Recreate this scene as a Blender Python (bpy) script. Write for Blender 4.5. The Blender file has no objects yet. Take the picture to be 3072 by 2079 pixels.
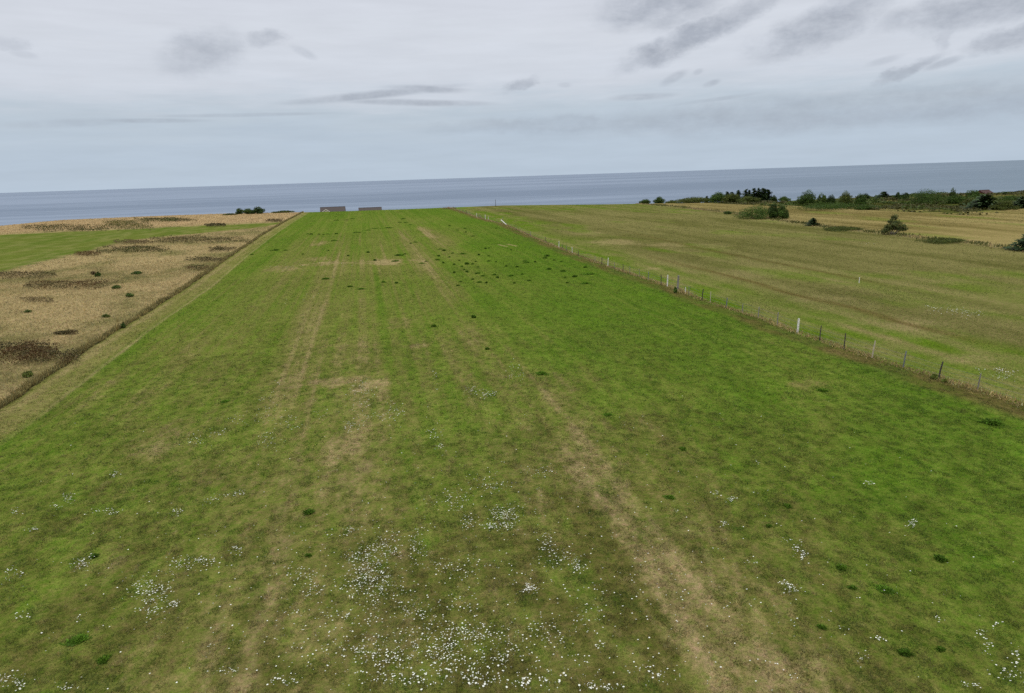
import bpy, math, random
import numpy as np
from mathutils import Matrix, Vector

SC = bpy.context.scene
COL = SC.collection
RNG = np.random.default_rng(11)
random.seed(5)

# ------------------------------------------------------------------ survey
# Drone camera 14 m above a level coastal hay field.  World Y runs along the
# field towards the sea, Z is up.  at(px, py) gives the ground point that the
# surveyed photo pixel shows, so that every thing stands at its real place.
FPX, ROLL, PITCH, CAMH = 2048.0, 0.0322, 511.0, 14.0
_u = np.array([-ROLL, 1, PITCH / FPX]); _u /= np.linalg.norm(_u)
_d = np.array([-451.0, ROLL * -451.0 + PITCH, -FPX]); _y = _d / np.linalg.norm(_d)
_x = np.cross(_y, _u)

def ray(px, py):
    d = np.array([px - 1536, 1039.5 - py, -FPX])
    return np.array([d @ _x, d @ _y, d @ _u])

def at(px, py, z=0.0):
    w = ray(px, py)
    t = (z - CAMH) / w[2]
    return np.array([w[0] * t, w[1] * t, z])

def mpp(px, py):                 # metres covered by one photo pixel at that ground point
    w = ray(px, py)
    return -CAMH / w[2]

DS = 3072 / 2324.0

# ------------------------------------------------------------------ numpy noise
def vnoise(x, y, seed=0):
    xi = np.floor(x).astype(np.int64); yi = np.floor(y).astype(np.int64)
    fx = x - xi; fy = y - yi
    fx = fx * fx * (3 - 2 * fx); fy = fy * fy * (3 - 2 * fy)
    def h(a, b):
        n = (a * 374761393 + b * 668265263 + seed * 1442695041) & 0xffffffff
        n = ((n ^ (n >> 13)) * 1274126177) & 0xffffffff
        n = (n ^ (n >> 16)) & 0xffff
        return n / 65535.0
    a = h(xi, yi); b = h(xi + 1, yi); c = h(xi, yi + 1); d = h(xi + 1, yi + 1)
    return (a * (1 - fx) + b * fx) * (1 - fy) + (c * (1 - fx) + d * fx) * fy

def fbm(x, y, s, octs=3, seed=0, sy=None):
    v = 0; a = 1.0; t = 0
    sy = s if sy is None else sy
    for o in range(octs):
        v = v + a * vnoise(x / s * 2 ** o + 17.3 * o, y / sy * 2 ** o + 9.1 * o, seed + o)
        t += a; a *= 0.55
    return v / t

def sstep(a, b, x):
    t = np.clip((x - a) / (b - a), 0, 1)
    return t * t * (3 - 2 * t)

def lin(r, g, b):
    return np.array([((c / 255) / 12.92 if c / 255 <= .04045 else ((c / 255 + .055) / 1.055) ** 2.4) for c in (r, g, b)])

# ------------------------------------------------------------------ terrain
EX = [-900, -300, -200, -158, -146, -110, -68, -15, 18, 69, 110, 125, 140, 173, 184, 226, 252, 261, 281, 290, 400, 900]
EY = [230, 287, 316, 330, 376, 381, 375, 346, 340, 337, 304, 293, 285, 262, 266, 268, 274, 258, 256, 240, 180, 100]
def edge(x): return np.interp(x, EX, EY)
def height(x, y):
    x = np.asarray(x, float); y = np.asarray(y, float)
    e = y - edge(x)
    e = np.maximum(e, 0)
    z = -np.where(e < 45, 0.0035 * e * e, 7.1 + 0.315 * (e - 45))
    z = np.maximum(z, -32)
    far = sstep(40, 120, y)
    z = z + (fbm(x, y, 26, 2, 3) - .5) * .12 * (.4 + far)
    return z
def hz(x, y): return float(height(np.array([x]), np.array([y]))[0])

LY = [0, 45, 75, 91, 104, 147, 210, 261, 355, 500]
LX = [-24.6, -24.7, -25.6, -25.5, -25.5, -27.2, -28.8, -29.4, -29.5, -29.5]
FY = [0, 30, 43, 52, 59, 69, 77, 94, 116, 130, 160, 205, 227, 247, 278, 323, 500]
FX = [37.4, 37.0, 36.2, 35.9, 36.4, 35.8, 36.5, 36.2, 36.3, 36.8, 38.4, 41.0, 40.2, 39.6, 40.4, 40.7, 40.7]
SY = [0, 60, 88, 101, 113, 121, 147, 206, 262, 306, 500]
SX = [98, 99, 100.7, 103.4, 103.4, 104.5, 106, 117.4, 122.3, 121.5, 121]
def xl(y): return np.interp(y, LY, LX)
def xf(y): return np.interp(y, FY, FX)
def xs(y): return np.interp(y, SY, SX)

# inland limit of the shrub belt on the right, as distance along y for a given x
_sh = [at(*p)[:2] for p in [(2023, 603), (2199, 608), (2299, 610), (2350, 619), (2490, 628), (2630, 629), (2856, 636), (3002, 647), (3072, 655)]]
_sh = sorted([(p[0], p[1]) for p in _sh])
SHX = [p[0] for p in _sh]; SHY = [p[1] for p in _sh]
def shrub_line(x): return np.where(x < 128, 400, np.interp(x, SHX, SHY))

# ------------------------------------------------------------------ ground colours
# real albedos
LUSH = np.array([.056, .111, .0085])
MID = np.array([.094, .133, .018])
OLIVE = np.array([.124, .130, .032])
TAN = np.array([.178, .152, .060])
STRAW = np.array([.270, .220, .100])
DARKB = np.array([.066, .063, .016])
MEADOW = np.array([.232, .182, .084])
MEADOL = np.array([.134, .120, .045])
RFIELD = np.array([.135, .118, .036])
RFAR = np.array([.225, .182, .075])

CP = []
def row(y, *v):
    for t in v: CP.append((t[0] * DS, y * DS, t[1], t[2] if len(t) > 2 else .1))
row(1545, (50, .45, .45), (300, .55, .4), (600, .6, .5), (1000, .5, .65), (1300, .55, .65), (1480, .55, .75), (1620, .66, .3), (1750, .7, .4), (1880, .62, .3), (2100, .38, .4), (2300, .28, .3))
row(1400, (50, .4, .4), (300, .5, .45), (620, .65, .3), (900, .55, .5), (1200, .55, .5), (1390, .5, .7), (1560, .66, .3), (1700, .62, .4), (1900, .35, .4), (2200, .25, .3))
row(1250, (50, .38, .4), (300, .45, .4), (650, .62, .3), (900, .55, .4), (1200, .5, .5), (1330, .5, .6), (1470, .62, .3), (1600, .6, .4), (1800, .4, .35), (2000, .3, .3), (2200, .15, .1))
row(1100, (50, .3, .25), (300, .4, .3), (550, .45, .2), (750, .62, .2), (1000, .48, .2), (1250, .55, .4), (1340, .58, .2), (1500, .45, .35), (1700, .3, .3), (2000, .12, .1), (2250, .12, .1))
row(1000, (50, .22), (200, .3, .2), (380, .6), (600, .4), (770, .65), (1000, .42), (1250, .5, .3), (1310, .65), (1450, .42, .3), (1700, .22, .2), (2000, .08), (2250, .08))
row(900, (100, .32), (300, .4), (500, .4, .2), (700, .5), (850, .6), (1000, .5), (1180, .3), (1250, .52), (1400, .2), (1700, .08), (1850, .25), (2100, .06))
row(800, (250, .12), (400, .42, .2), (600, .42, .2), (800, .6), (1000, .5), (1150, .25), (1300, .12), (1600, .06), (1800, .22), (1950, .1))
row(700, (450, .25), (600, .42), (800, .55), (950, .48), (1080, .15), (1300, .04), (1500, .04), (1700, .06))
row(600, (550, .15), (700, .42), (850, .65), (950, .5), (1040, .2), (1200, .06), (1350, .08))
row(550, (580, .12), (700, .32), (850, .5), (950, .4), (1015, .45), (1100, .06), (1200, .06))
row(500, (650, .15), (750, .2), (850, .28), (960, .3), (1050, .1))
row(487, (720, .12), (840, .18), (960, .12), (1010, .2))
_cpw = np.array([list(at(a, b)[:2]) + [c, d] for a, b, c, d in CP])

# local patches: display px centre, radii, dryness added, kind
PATCH = [(880, 594, 62, 8, .55), (730, 552, 18, 6, .5), (725, 588, 25, 8, .35), (960, 521, 14, 9, .45), (975, 535, 16, 8, .35), (640, 610, 45, 8, .25), (730, 598, 45, 5, .4),
         (770, 864, 80, 11, .40), (850, 872, 45, 16, .40), (955, 785, 32, 6, .40), (770, 1018, 40, 50, .30), (1835, 872, 52, 10, .40),
         (900, 732, 38, 16, .30), (340, 1020, 50, 22, .22), (815, 1060, 35, 14, .35), (640, 1240, 30, 50, .2), (910, 1255, 22, 15, .40),
         (1160, 1215, 65, 15, .35), (1000, 1250, 60, 12, .2), (1560, 1400, 40, 30, .15), (1480, 1270, 35, 25, .15), (1300, 1065, 22, 12, .35),
         (560, 1290, 60, 12, .2), (240, 1285, 60, 14, .2), (620, 1350, 30, 40, .2), (860, 1000, 25, 25, .2), (1330, 1090, 25, 14, .2),
         (1700, 1480, 60, 30, .15), (1830, 1500, 40, 40, .2), (650, 1160, 50, 30, .15), (1700, 1250, 60, 20, .12), (2080, 1130, 50, 12, .15),
         (1230, 1140, 50, 20, .15), (880, 1120, 60, 20, .15), (950, 620, 60, 20, .1), (480, 1080, 60, 20, .15), (830, 780, 90, 8, .12),
         (760, 500, 30, 4, .15), (1160, 1000, 40, 14, -.15), (620, 1180, 50, 18, -.2), (690, 1150, 30, 8, -.2), (500, 1000, 80, 20, -.12),
         (1100, 940, 60, 20, -.15), (400, 930, 80, 18, -.12), (250, 1150, 90, 18, -.12), (1290, 950, 40, 20, -.15)]
_pat = []
for cx, cy, rx, ry, dd in PATCH:
    c = at(cx * DS, cy * DS); e1 = at((cx + rx) * DS, cy * DS); e2 = at(cx * DS, (cy - ry) * DS); e3 = at(cx * DS, (cy + ry) * DS)
    _pat.append((c[0], c[1], np.hypot(*(e1 - c)[:2]), max(.3, abs(e2[1] - e3[1]) / 2), dd))
# whitish straw rows left by the mower
SWATH = [at(1495, 734), at(1520, 740), at(1525, 733), at(1550, 739)]

def line_(*p): return [tuple(at(a * DS, b * DS)[:2]) for a, b in p]
TRACKS = [(line_((1235, 900), (1300, 975), (1390, 1090), (1500, 1235), (1640, 1400), (1800, 1560), (1900, 1650)), .34, .22, 0),
          (line_((1262, 1010), (1330, 1085), (1440, 1235), (1540, 1395), (1625, 1550), (1680, 1650)), .42, .26, 0),
          (line_((1290, 1120), (1400, 1290), (1480, 1450), (1530, 1600)), .50, -.12, .9),
          (line_((1560, 1290), (1700, 1470), (1790, 1600)), .35, -.08, .6),
          (line_((822, 1010), (815, 1150), (790, 1330), (760, 1560)), .35, .14, 0), (line_((640, 1240), (590, 1400), (540, 1560)), .40, .18, 0),
          (line_((945, 640), (962, 760), (985, 900)), .24, .12, 0), (line_((805, 600), (790, 760), (770, 950)), .24, .10, 0)]
def field_dk(x, y):
    u = x / (y + 12); v = np.log(y + 12) * .55
    cu = _cpw[:, 0] / (_cpw[:, 1] + 12); cv = np.log(_cpw[:, 1] + 12) * .55
    d = np.zeros_like(x); k = np.zeros_like(x)
    step = 60000
    for i in range(0, len(x), step):
        sl = slice(i, i + step)
        r2 = (u[sl, None] - cu) ** 2 + (v[sl, None] - cv) ** 2 + 3e-4
        w = 1 / r2 ** 1.7
        sw = w.sum(1)
        d[sl] = (w * _cpw[:, 2]).sum(1) / sw
        k[sl] = (w * _cpw[:, 3]).sum(1) / sw
    return d, k

def colour(x, y, fine=1.0):
    """albedo of whatever grows at (x, y)"""
    x = np.asarray(x, float).ravel(); y = np.asarray(y, float).ravel()
    n1 = fbm(x, y, 7, 3, 21, sy=22); n2 = fbm(x, y, 1.6, 3, 41, sy=5.0); n3 = fbm(x, y, .42, 2, 61, sy=.95); n4 = fbm(x, y, .2, 1, 81)
    wx = (fbm(x, y, 3, 2, 5) - .5)
    # --- hay field
    d, k = field_dk(x, y)
    d0 = d.copy()
    wgt = (fbm(x, y, 1.6, 3, 71) - .5)
    for cx, cy, rx, ry, dd in _pat:
        q = np.hypot((x - cx) / rx, (y - cy) / ry) + wgt * 1.6
        d += dd * (.75 if cy < 45 else 1.0) * sstep(1.15, .35, q)
    sward = .5 + .5 * sstep(95, 30, y)        # the far field is mown shorter and evener
    # mower lines running along the field
    lines = fbm(x + wx * .2, y, .8, 2, 91, sy=110)
    thin = fbm(x + wx * .1, y, .40, 1, 95, sy=45)
    band = fbm(x + wx * .3, y, 3.2, 1, 97, sy=160)
    amp = .16 + .62 * np.clip(d, 0, .6)
    lw = sstep(30, 60, y) * .65 + .35
    d = d + ((lines - .5) * .55 + (thin - .5) * .5 + (band - .5) * .6) * amp * lw * 1.25
    d = d * .88 + ((n1 - .5) * .18 + ((n2 - .5) * .26 + ((n3 - .5) * .75 + (n4 - .5) * .7) * fine) * sward) * np.clip(.35 + d * 1.3, .35, 1)
    # thin straight mower lines
    q_ = np.random.default_rng(8)
    gsum = np.zeros_like(x)
    for i in range(80):
        x0 = q_.uniform(-24, 16) if i < 66 else q_.uniform(16, 34); wd_ = q_.uniform(.12, .24); am_ = q_.uniform(.14, .36) * (1 if i < 66 else .5); ph = q_.uniform(0, 500)
        near_ = np.abs(x - x0 - (wx - 0) * .12) < 1
        g_ = np.zeros_like(x)
        xn = x[near_]; yn = y[near_]
        g_[near_] = np.exp(-((xn - x0 - wx[near_] * .12) / wd_) ** 2) * sstep(.38, .62, vnoise(yn / 26 + ph, xn * 0 + i, 401)) * sstep(22, 50, yn)
        gsum = gsum + g_ * am_
    d = d + .26 * (1 - np.exp(-gsum / .26)) * np.clip(.35 + d0 * 1.5, 0, 1)
    # the worn double track
    for pts_, wd_, am_, kk_ in TRACKS:
        dm = np.full_like(x, 1e9)
        for (ax, ay), (bx, by) in zip(pts_[:-1], pts_[1:]):
            L2 = (bx - ax) ** 2 + (by - ay) ** 2
            t = np.clip(((x - ax) * (bx - ax) + (y - ay) * (by - ay)) / L2, 0, 1)
            dm = np.minimum(dm, np.hypot(x - ax - t * (bx - ax), y - ay - t * (by - ay)))
        m_ = np.exp(-((dm + (n2 - .5) * .35) / wd_) ** 2)
        if am_: d = d + am_ * m_ * (.45 + .95 * sstep(.3, .7, fbm(x, y, 1.2, 3, 421, sy=2.5))) * sstep(pts_[0][1] + 2, pts_[0][1] - 8, y)
        k = k + kk_ * m_
    # narrow pale wheel lines
    for x0, wdt, y0, y1, a in [(xf(y) - 8.6, .18, 60, 200, .3), (-5.5, .16, 40, 160, .22), (7.2, .16, 55, 190, .25), (xl(y) + 9.0, .16, 40, 150, .22), (xl(y) + 11.2, .16, 40, 150, .2), (xl(y) + 6.0, .14, 60, 200, .15)]:
        d += .55 * a * np.exp(-((x - x0 - wx * .4) / wdt / 1.4) ** 2) * sstep(y0 - 15, y0, y) * sstep(y1 + 30, y1, y) * sstep(.3, .55, n1 + .1)
    d = np.clip(d, 0, 1.15)
    T = np.array([0, .27, .55, .82, 1.15])
    P = np.array([LUSH, MID, OLIVE, TAN, STRAW * .8])
    c = np.stack([np.interp(d, T, P[:, i]) for i in range(3)], 1)
    kk = np.clip((k + .04) * sstep(.12, .85, fbm(x, y, .7, 3, 31, sy=1.2) * .8 + .2 * n1) * 1.75, 0, .85)[:, None] * sstep(.85, .55, d)[:, None]
    c = c * (1 - kk) + DARKB * 1.15 * kk
    # bright new growth on the wet side
    yl = (sstep(.5, .72, fbm(x, y, 5, 3, 131)) * sstep(.35, .05, d))[:, None] * .6
    c = c * (1 - yl) + np.array([.066, .118, .010]) * yl
    # small lush clumps and thin spots of the sward
    cl = (sstep(.60, .74, fbm(x, y, .6, 2, 301, sy=1.0)) * sstep(1.0, .6, d) * .6 * fine * (sward * 2 - 1))[:, None]
    c = c * (1 - cl) + np.array([.040, .076, .008]) * cl
    c = c * (1 + (fbm(x, y, .26, 2, 311, sy=.5) - .5) * .9 * sward * fine)[:, None] * (1 + (fbm(x, y, .8, 2, 313, sy=2.6) - .5) * .34 * sward)[:, None]  # light and dark mottle: uneven growth, plus tuft relief shading painted as colour
    # the two pale swath scraps
    for a, b in ((SWATH[0], SWATH[1]), (SWATH[2], SWATH[3])):
        t = np.clip(((x - a[0]) * (b[0] - a[0]) + (y - a[1]) * (b[1] - a[1])) / ((b[0] - a[0]) ** 2 + (b[1] - a[1]) ** 2), 0, 1)
        q = np.hypot(x - a[0] - t * (b[0] - a[0]), y - a[1] - t * (b[1] - a[1]))
        m = sstep(.5, .15, q)[:, None] * .8
        c = c * (1 - m) + STRAW * .85 * m
    # --- mown tracks along the borders of the hay field
    L = xl(y); F = xf(y); S = xs(y)
    o = x - L + wx * .5
    m = (sstep(-.2, .2, o) * sstep(3.5, 2.6, o))[:, None]
    tr = OLIVE * .98 + (TAN - OLIVE * .95) * np.clip(.05 + .8 * np.exp(-((o - .9) / .5) ** 2) + .25 * np.exp(-((o - 2.2) / .4) ** 2) + (n2 - .5) * 1.3 + (n3 - .5) * .6, 0, 1)[:, None]
    c = c * (1 - m) + tr * m
    m = (np.exp(-((x - L - 3.3 + wx * .25) / .17) ** 2) * np.clip(.25 + n2 * .9, 0, 1) * sstep(35, 60, y))[:, None] * .9
    c = c * (1 - m) + (STRAW * .85) * m
    o = F - x + wx * .8
    m = (sstep(-.2, .2, o) * sstep(2.9, 1.4, o))[:, None] * (.48 + .42 * sstep(.35, .6, n2))[:, None]
    tr = np.array([.080, .070, .020]) + (n2 - .5)[:, None] * np.array([.08, .04, .03])
    c = c * (1 - m) + np.clip(tr, .02, 1) * m
    # --- grazed field right of the fence
    o = x - F
    base = np.empty_like(c)
    gl = fbm(x, y, 2.4, 3, 101, sy=80); gm = fbm(x, y, 14, 3, 111, sy=34)
    gg = fbm(x, y, 9, 3, 115, sy=24)
    tt = np.clip(.5 + (gl - .5) * 1.25 + (gm - .5) * 1.2 + (n2 - .5) * .6 + (n3 - .5) * .5, 0, 1)[:, None]
    base = np.array([.077, .078, .021]) * (1 - tt) + np.array([.136, .126, .044]) * tt
    gr = np.clip(sstep(15, 3, o + (gm - .5) * 16) * .9 + sstep(.58, .8, gg) * .65 + sstep(225, 300, y) * sstep(62, 75, x) * .5, 0, 1)[:, None]
    gcol = MID * .92 + (TAN - MID) * np.clip((n2 - .5) * 1.5 + (gl - .5) * 1.2, -.2, 1)[:, None]
    base = base * (1 - gr) + gcol * gr
    for (px, py, rx, ry, am) in [(1840, 727, 90, 10, .8), (1990, 735, 70, 9, .7), (2130, 735, 60, 10, .45), (2700, 975, 130, 26, .7), (2760, 1000, 120, 20, .6), (1960, 806, 45, 5, .9), (2250, 820, 120, 14, .4), (2420, 900, 120, 18, .4), (1770, 700, 60, 8, .4), (2900, 1080, 130, 25, .5)]:
        p = at(px, py); q1 = at(px + rx, py); q2 = at(px, py - ry); q3 = at(px, py + ry)
        q = np.hypot((x - p[0]) / (q1[0] - p[0]), (y - p[1]) / (abs(q2[1] - q3[1]) / 2)) + wgt * 1.6 + (gl - .5) * 1.2
        m = (am * .7 * sstep(1.2, .1, q))[:, None]
        base = base * (1 - m) + (STRAW * .82) * m
    # dark wet wheel rut
    m = np.exp(-((x - (F + 11 + wx * .3)) / .55) ** 2) * sstep(40, 50, y) * sstep(130, 80, y) * .75
    m = np.maximum(m, np.exp(-((x - (F + 24 + wx * .3)) / .5) ** 2) * sstep(60, 80, y) * sstep(200, 120, y) * .5)[:, None]
    base = base * (1 - m) + np.array([.070, .050, .014]) * m
    m = sstep(-.15, .15, o)[:, None]
    c = c * (1 - m) + base * m
    # --- pale stubble field beyond the grown-up boundary
    tt = np.clip(.55 + (fbm(x, y, 2.6, 3, 141, sy=70) - .5) * 2.1 + (gm - .5) * 1.2 + (n2 - .5) * .6, 0, 1)[:, None]
    far = np.array([.105, .087, .028]) * (1 - tt) + np.array([.190, .156, .060]) * tt
    g2 = (sstep(.55, .7, fbm(x, y, 10, 3, 145, sy=30)) * .5)[:, None]
    far = far * (1 - g2) + MID * g2
    m = (np.exp(-((x - (142 + (y - 110) * .05)) / 1.2) ** 2) * sstep(150, 120, y))[:, None] * .7
    far = far * (1 - m) + LUSH * m
    ob = x - S + wx * 1.5
    m = sstep(-.5, .5, ob)[:, None]
    c = c * (1 - m) + far * m
    m = (np.exp(-((ob - 1.5) / 2.2) ** 2) * .8)[:, None]
    c = c * (1 - m) + (MEADOL * (1 - n2[:, None]) + STRAW * .8 * n2[:, None]) * m
    # --- scrub belt
    m = sstep(-3, 3, y - shrub_line(x) + wx * 10)[:, None] * (x > 125)[:, None]
    sc = np.array([.048, .054, .013]) + (sstep(.56, .7, fbm(x, y, 9, 3, 151)))[:, None] * np.array([.11, .085, .035])
    c = c * (1 - m) + sc * m
    # --- left meadow of long dry grass
    o = L - x
    ol = np.clip((fbm(x + y * .4, y - x * .3, 8, 4, 161, sy=9) - .46) * 3.0 + (n2 - .5) * .8, 0, 1)[:, None]
    me = MEADOW * (1 - ol) + MEADOL * ol
    me = me * (.75 + .5 * n3[:, None])
    m = sstep(-.1, .3, o + wx * .5)[:, None]
    c = c * (1 - m) + me * m
    # mown green strip inside the meadow
    lawn = sstep(-1.5, 1.5, np.interp(y, [100, 141, 210, 227, 247, 262], [-60, -66, -64, -50, -33, -29]) - x + wx * 5) * sstep(273, 268, y + wx * 6 - x * .03) * sstep(120, 130, y + (x + 66) * -.0)
    lc = MID * .80 + (LUSH - MID) * np.clip(sstep(.3, .7, fbm(x, y, 6, 3, 171, sy=20)) * .45, 0, 1)[:, None] + (OLIVE - MID) * np.clip((n2 - .45) * 1.6, 0, 1)[:, None]
    m = (lawn * sstep(-.2, .5, o) * (.72 + .28 * sstep(.35, .6, n2)))[:, None]
    c = c * (1 - m) + lc * m
    # pale coastal grass near the edge
    m = (sstep(275, 285, y) * sstep(0, 2, o))[:, None] * .75
    pc = np.array([.285, .205, .105]) * (.7 + .6 * n2[:, None])
    c = c * (1 - m) + pc * m
    # raw earth and sand on the sea bank
    m = sstep(30, 60, y - edge(x))[:, None]
    c = c * (1 - m) + np.array([.19, .12, .08]) * m
    return np.clip(c, .004, .6)

# ------------------------------------------------------------------ mesh helpers
def mesh_np(name, V, F, cols=None, smooth=False):
    V = np.asarray(V, np.float32); F = np.asarray(F, np.int32)
    k = F.shape[1]
    me = bpy.data.meshes.new(name)
    me.vertices.add(len(V)); me.vertices.foreach_set('co', V.ravel())
    me.loops.add(F.size); me.loops.foreach_set('vertex_index', F.ravel())
    me.polygons.add(len(F))
    me.polygons.foreach_set('loop_start', np.arange(0, F.size, k, dtype=np.int32))
    me.polygons.foreach_set('loop_total', np.full(len(F), k, np.int32))
    if smooth: me.polygons.foreach_set('use_smooth', np.ones(len(F), bool))
    me.update(calc_edges=True)
    if cols is not None:
        a = me.attributes.new('Col', 'FLOAT_COLOR', 'POINT')
        cc = np.ones((len(V), 4), np.float32); cc[:, :3] = cols
        a.data.foreach_set('color', cc.ravel())
    return me

class MB:                                  # collects simple shapes into one mesh
    def __init__(s): s.v = []; s.f = []
    def box(s, c, d, rz=0.0, taper=1.0):
        n = len(s.v); ca, sa = math.cos(rz), math.sin(rz)
        for k in (0, 1):
            t = taper if k else 1.0
            for dx, dy in ((-1, -1), (1, -1), (1, 1), (-1, 1)):
                x, y = dx * d[0] / 2 * t, dy * d[1] / 2 * t
                s.v.append((c[0] + x * ca - y * sa, c[1] + x * sa + y * ca, c[2] + (k - .5) * d[2]))
        s.f += [[n + i for i in q] for q in ((3, 2, 1, 0), (4, 5, 6, 7), (0, 1, 5, 4), (1, 2, 6, 5), (2, 3, 7, 6), (3, 0, 4, 7))]
        return s
    def tube(s, pts, rad, k=7):
        n0 = len(s.v)
        P = [Vector(p) for p in pts]
        for i, p in enumerate(P):
            d = (P[min(i + 1, len(P) - 1)] - P[max(i - 1, 0)]).normalized()
            a = d.orthogonal().normalized(); b = d.cross(a)
            for j in range(k):
                t = 2 * math.pi * j / k
                s.v.append(tuple(p + (a * math.cos(t) + b * math.sin(t)) * rad[i]))
        for i in range(len(P) - 1):
            for j in range(k):
                s.f.append([n0 + i * k + j, n0 + i * k + (j + 1) % k, n0 + (i + 1) * k + (j + 1) % k, n0 + (i + 1) * k + j])
        s.f.append([n0 + j for j in range(k)][::-1]); s.f.append([n0 + (len(P) - 1) * k + j for j in range(k)])
        return s
    def poly(s, pts):
        n = len(s.v); s.v += [tuple(p) for p in pts]; s.f.append(list(range(n, n + len(pts)))); return s
    def prism(s, prof, y0, y1):            # closed profile in x,z pushed along y
        n = len(s.v); k = len(prof)
        s.v += [(p[0], y0, p[1]) for p in prof] + [(p[0], y1, p[1]) for p in prof]
        s.f.append(list(range(n, n + k))[::-1] if False else list(range(n, n + k)))
        s.f.append([n + k + i for i in range(k)][::-1])
        for i in range(k):
            j = (i + 1) % k
            s.f.append([n + j, n + i, n + k + i, n + k + j])
        return s
    def mesh(s, name):
        me = bpy.data.meshes.new(name); me.from_pydata(s.v, [], s.f); me.update(); return me

def link(name, me, mat=None, parent=None, loc=None):
    o = bpy.data.objects.new(name, me); COL.objects.link(o)
    if mat is not None and not me.materials: me.materials.append(mat)
    if parent is not None: o.parent = parent
    if loc is not None: o.location = loc
    return o
def tag(o, label=None, cat=None, group=None, kind=None):
    if label: o['label'] = label
    if cat: o['category'] = cat
    if group: o['group'] = group
    if kind: o['kind'] = kind
    return o
def empty(name, loc, label, cat, group=None, rz=0):
    o = bpy.data.objects.new(name, None); COL.objects.link(o); o.location = loc; o.rotation_euler.z = rz
    o.empty_display_size = .3
    return tag(o, label, cat, group)

# ------------------------------------------------------------------ materials
def newmat(name):
    m = bpy.data.materials.new(name); m.use_nodes = True
    nt = m.node_tree; b = nt.nodes['Principled BSDF']
    return m, nt, b
def plain(name, rgb, rough=.8, var=.25, scale=3.0, bump=0.0, stretch=(1, 1, 1)):
    m, nt, b = newmat(name)
    tc = nt.nodes.new('ShaderNodeTexCoord'); mp = nt.nodes.new('ShaderNodeMapping'); mp.inputs['Scale'].default_value = stretch
    nz = nt.nodes.new('ShaderNodeTexNoise'); nz.inputs['Scale'].default_value = scale; nz.inputs['Detail'].default_value = 5
    mr = nt.nodes.new('ShaderNodeMapRange'); mr.inputs['From Min'].default_value = .3; mr.inputs['From Max'].default_value = .7
    mr.inputs['To Min'].default_value = 1 - var; mr.inputs['To Max'].default_value = 1 + var
    mx = nt.nodes.new('ShaderNodeVectorMath'); mx.operation = 'SCALE'; mx.inputs[0].default_value = rgb
    nt.links.new(tc.outputs['Object'], mp.inputs[0]); nt.links.new(mp.outputs[0], nz.inputs['Vector'])
    nt.links.new(nz.outputs['Fac'], mr.inputs['Value']); nt.links.new(mr.outputs[0], mx.inputs['Scale'])
    nt.links.new(mx.outputs[0], b.inputs['Base Color'])
    b.inputs['Roughness'].default_value = rough; b.inputs['Specular IOR Level'].default_value = .25
    if bump:
        bp = nt.nodes.new('ShaderNodeBump'); bp.inputs['Strength'].default_value = bump; bp.inputs['Distance'].default_value = .02
        nt.links.new(nz.outputs['Fac'], bp.inputs['Height']); nt.links.new(bp.outputs[0], b.inputs['Normal'])
    return m
def leafmat(name, transl=.35, rough=.7):
    m, nt, b = newmat(name)
    at_ = nt.nodes.new('ShaderNodeAttribute'); at_.attribute_name = 'Col'
    b.inputs['Roughness'].default_value = rough; b.inputs['Specular IOR Level'].default_value = .15
    nt.links.new(at_.outputs['Color'], b.inputs['Base Color'])
    tr = nt.nodes.new('ShaderNodeBsdfTranslucent'); nt.links.new(at_.outputs['Color'], tr.inputs['Color'])
    mx = nt.nodes.new('ShaderNodeMixShader'); mx.inputs[0].default_value = transl
    nt.links.new(b.outputs[0], mx.inputs[1]); nt.links.new(tr.outputs[0], mx.inputs[2])
    nt.links.new(mx.outputs[0], nt.nodes['Material Output'].inputs[0])
    return m

M_GRASS = leafmat('grass_blades', .5)
M_LEAF = leafmat('leaves', .3)
M_NEEDLE = leafmat('needles', .1)
M_BARK = plain('bark', (.085, .065, .048), .9, .3, 6, .4, (1, 1, .3))
M_WOODG = plain('weathered_grey_wood', (.15, .14, .125), .85, .3, 8, .3, (1, 1, .15))
M_WOODD = plain('dark_post', (.045, .038, .030), .85, .3, 8, .3, (1, 1, .15))
M_WOODT = plain('pale_wood', (.33, .29, .21), .85, .2, 8, .3, (1, 1, .15))
M_WHITE = plain('white_paint', (.52, .51, .47), .6, .2, 5)
M_BLUEG = plain('blue_grey_steel', (.105, .115, .125), .6, .2, 6)
M_WIRE = plain('galvanised_wire', (.12, .12, .115), .5, .1, 6)

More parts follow.
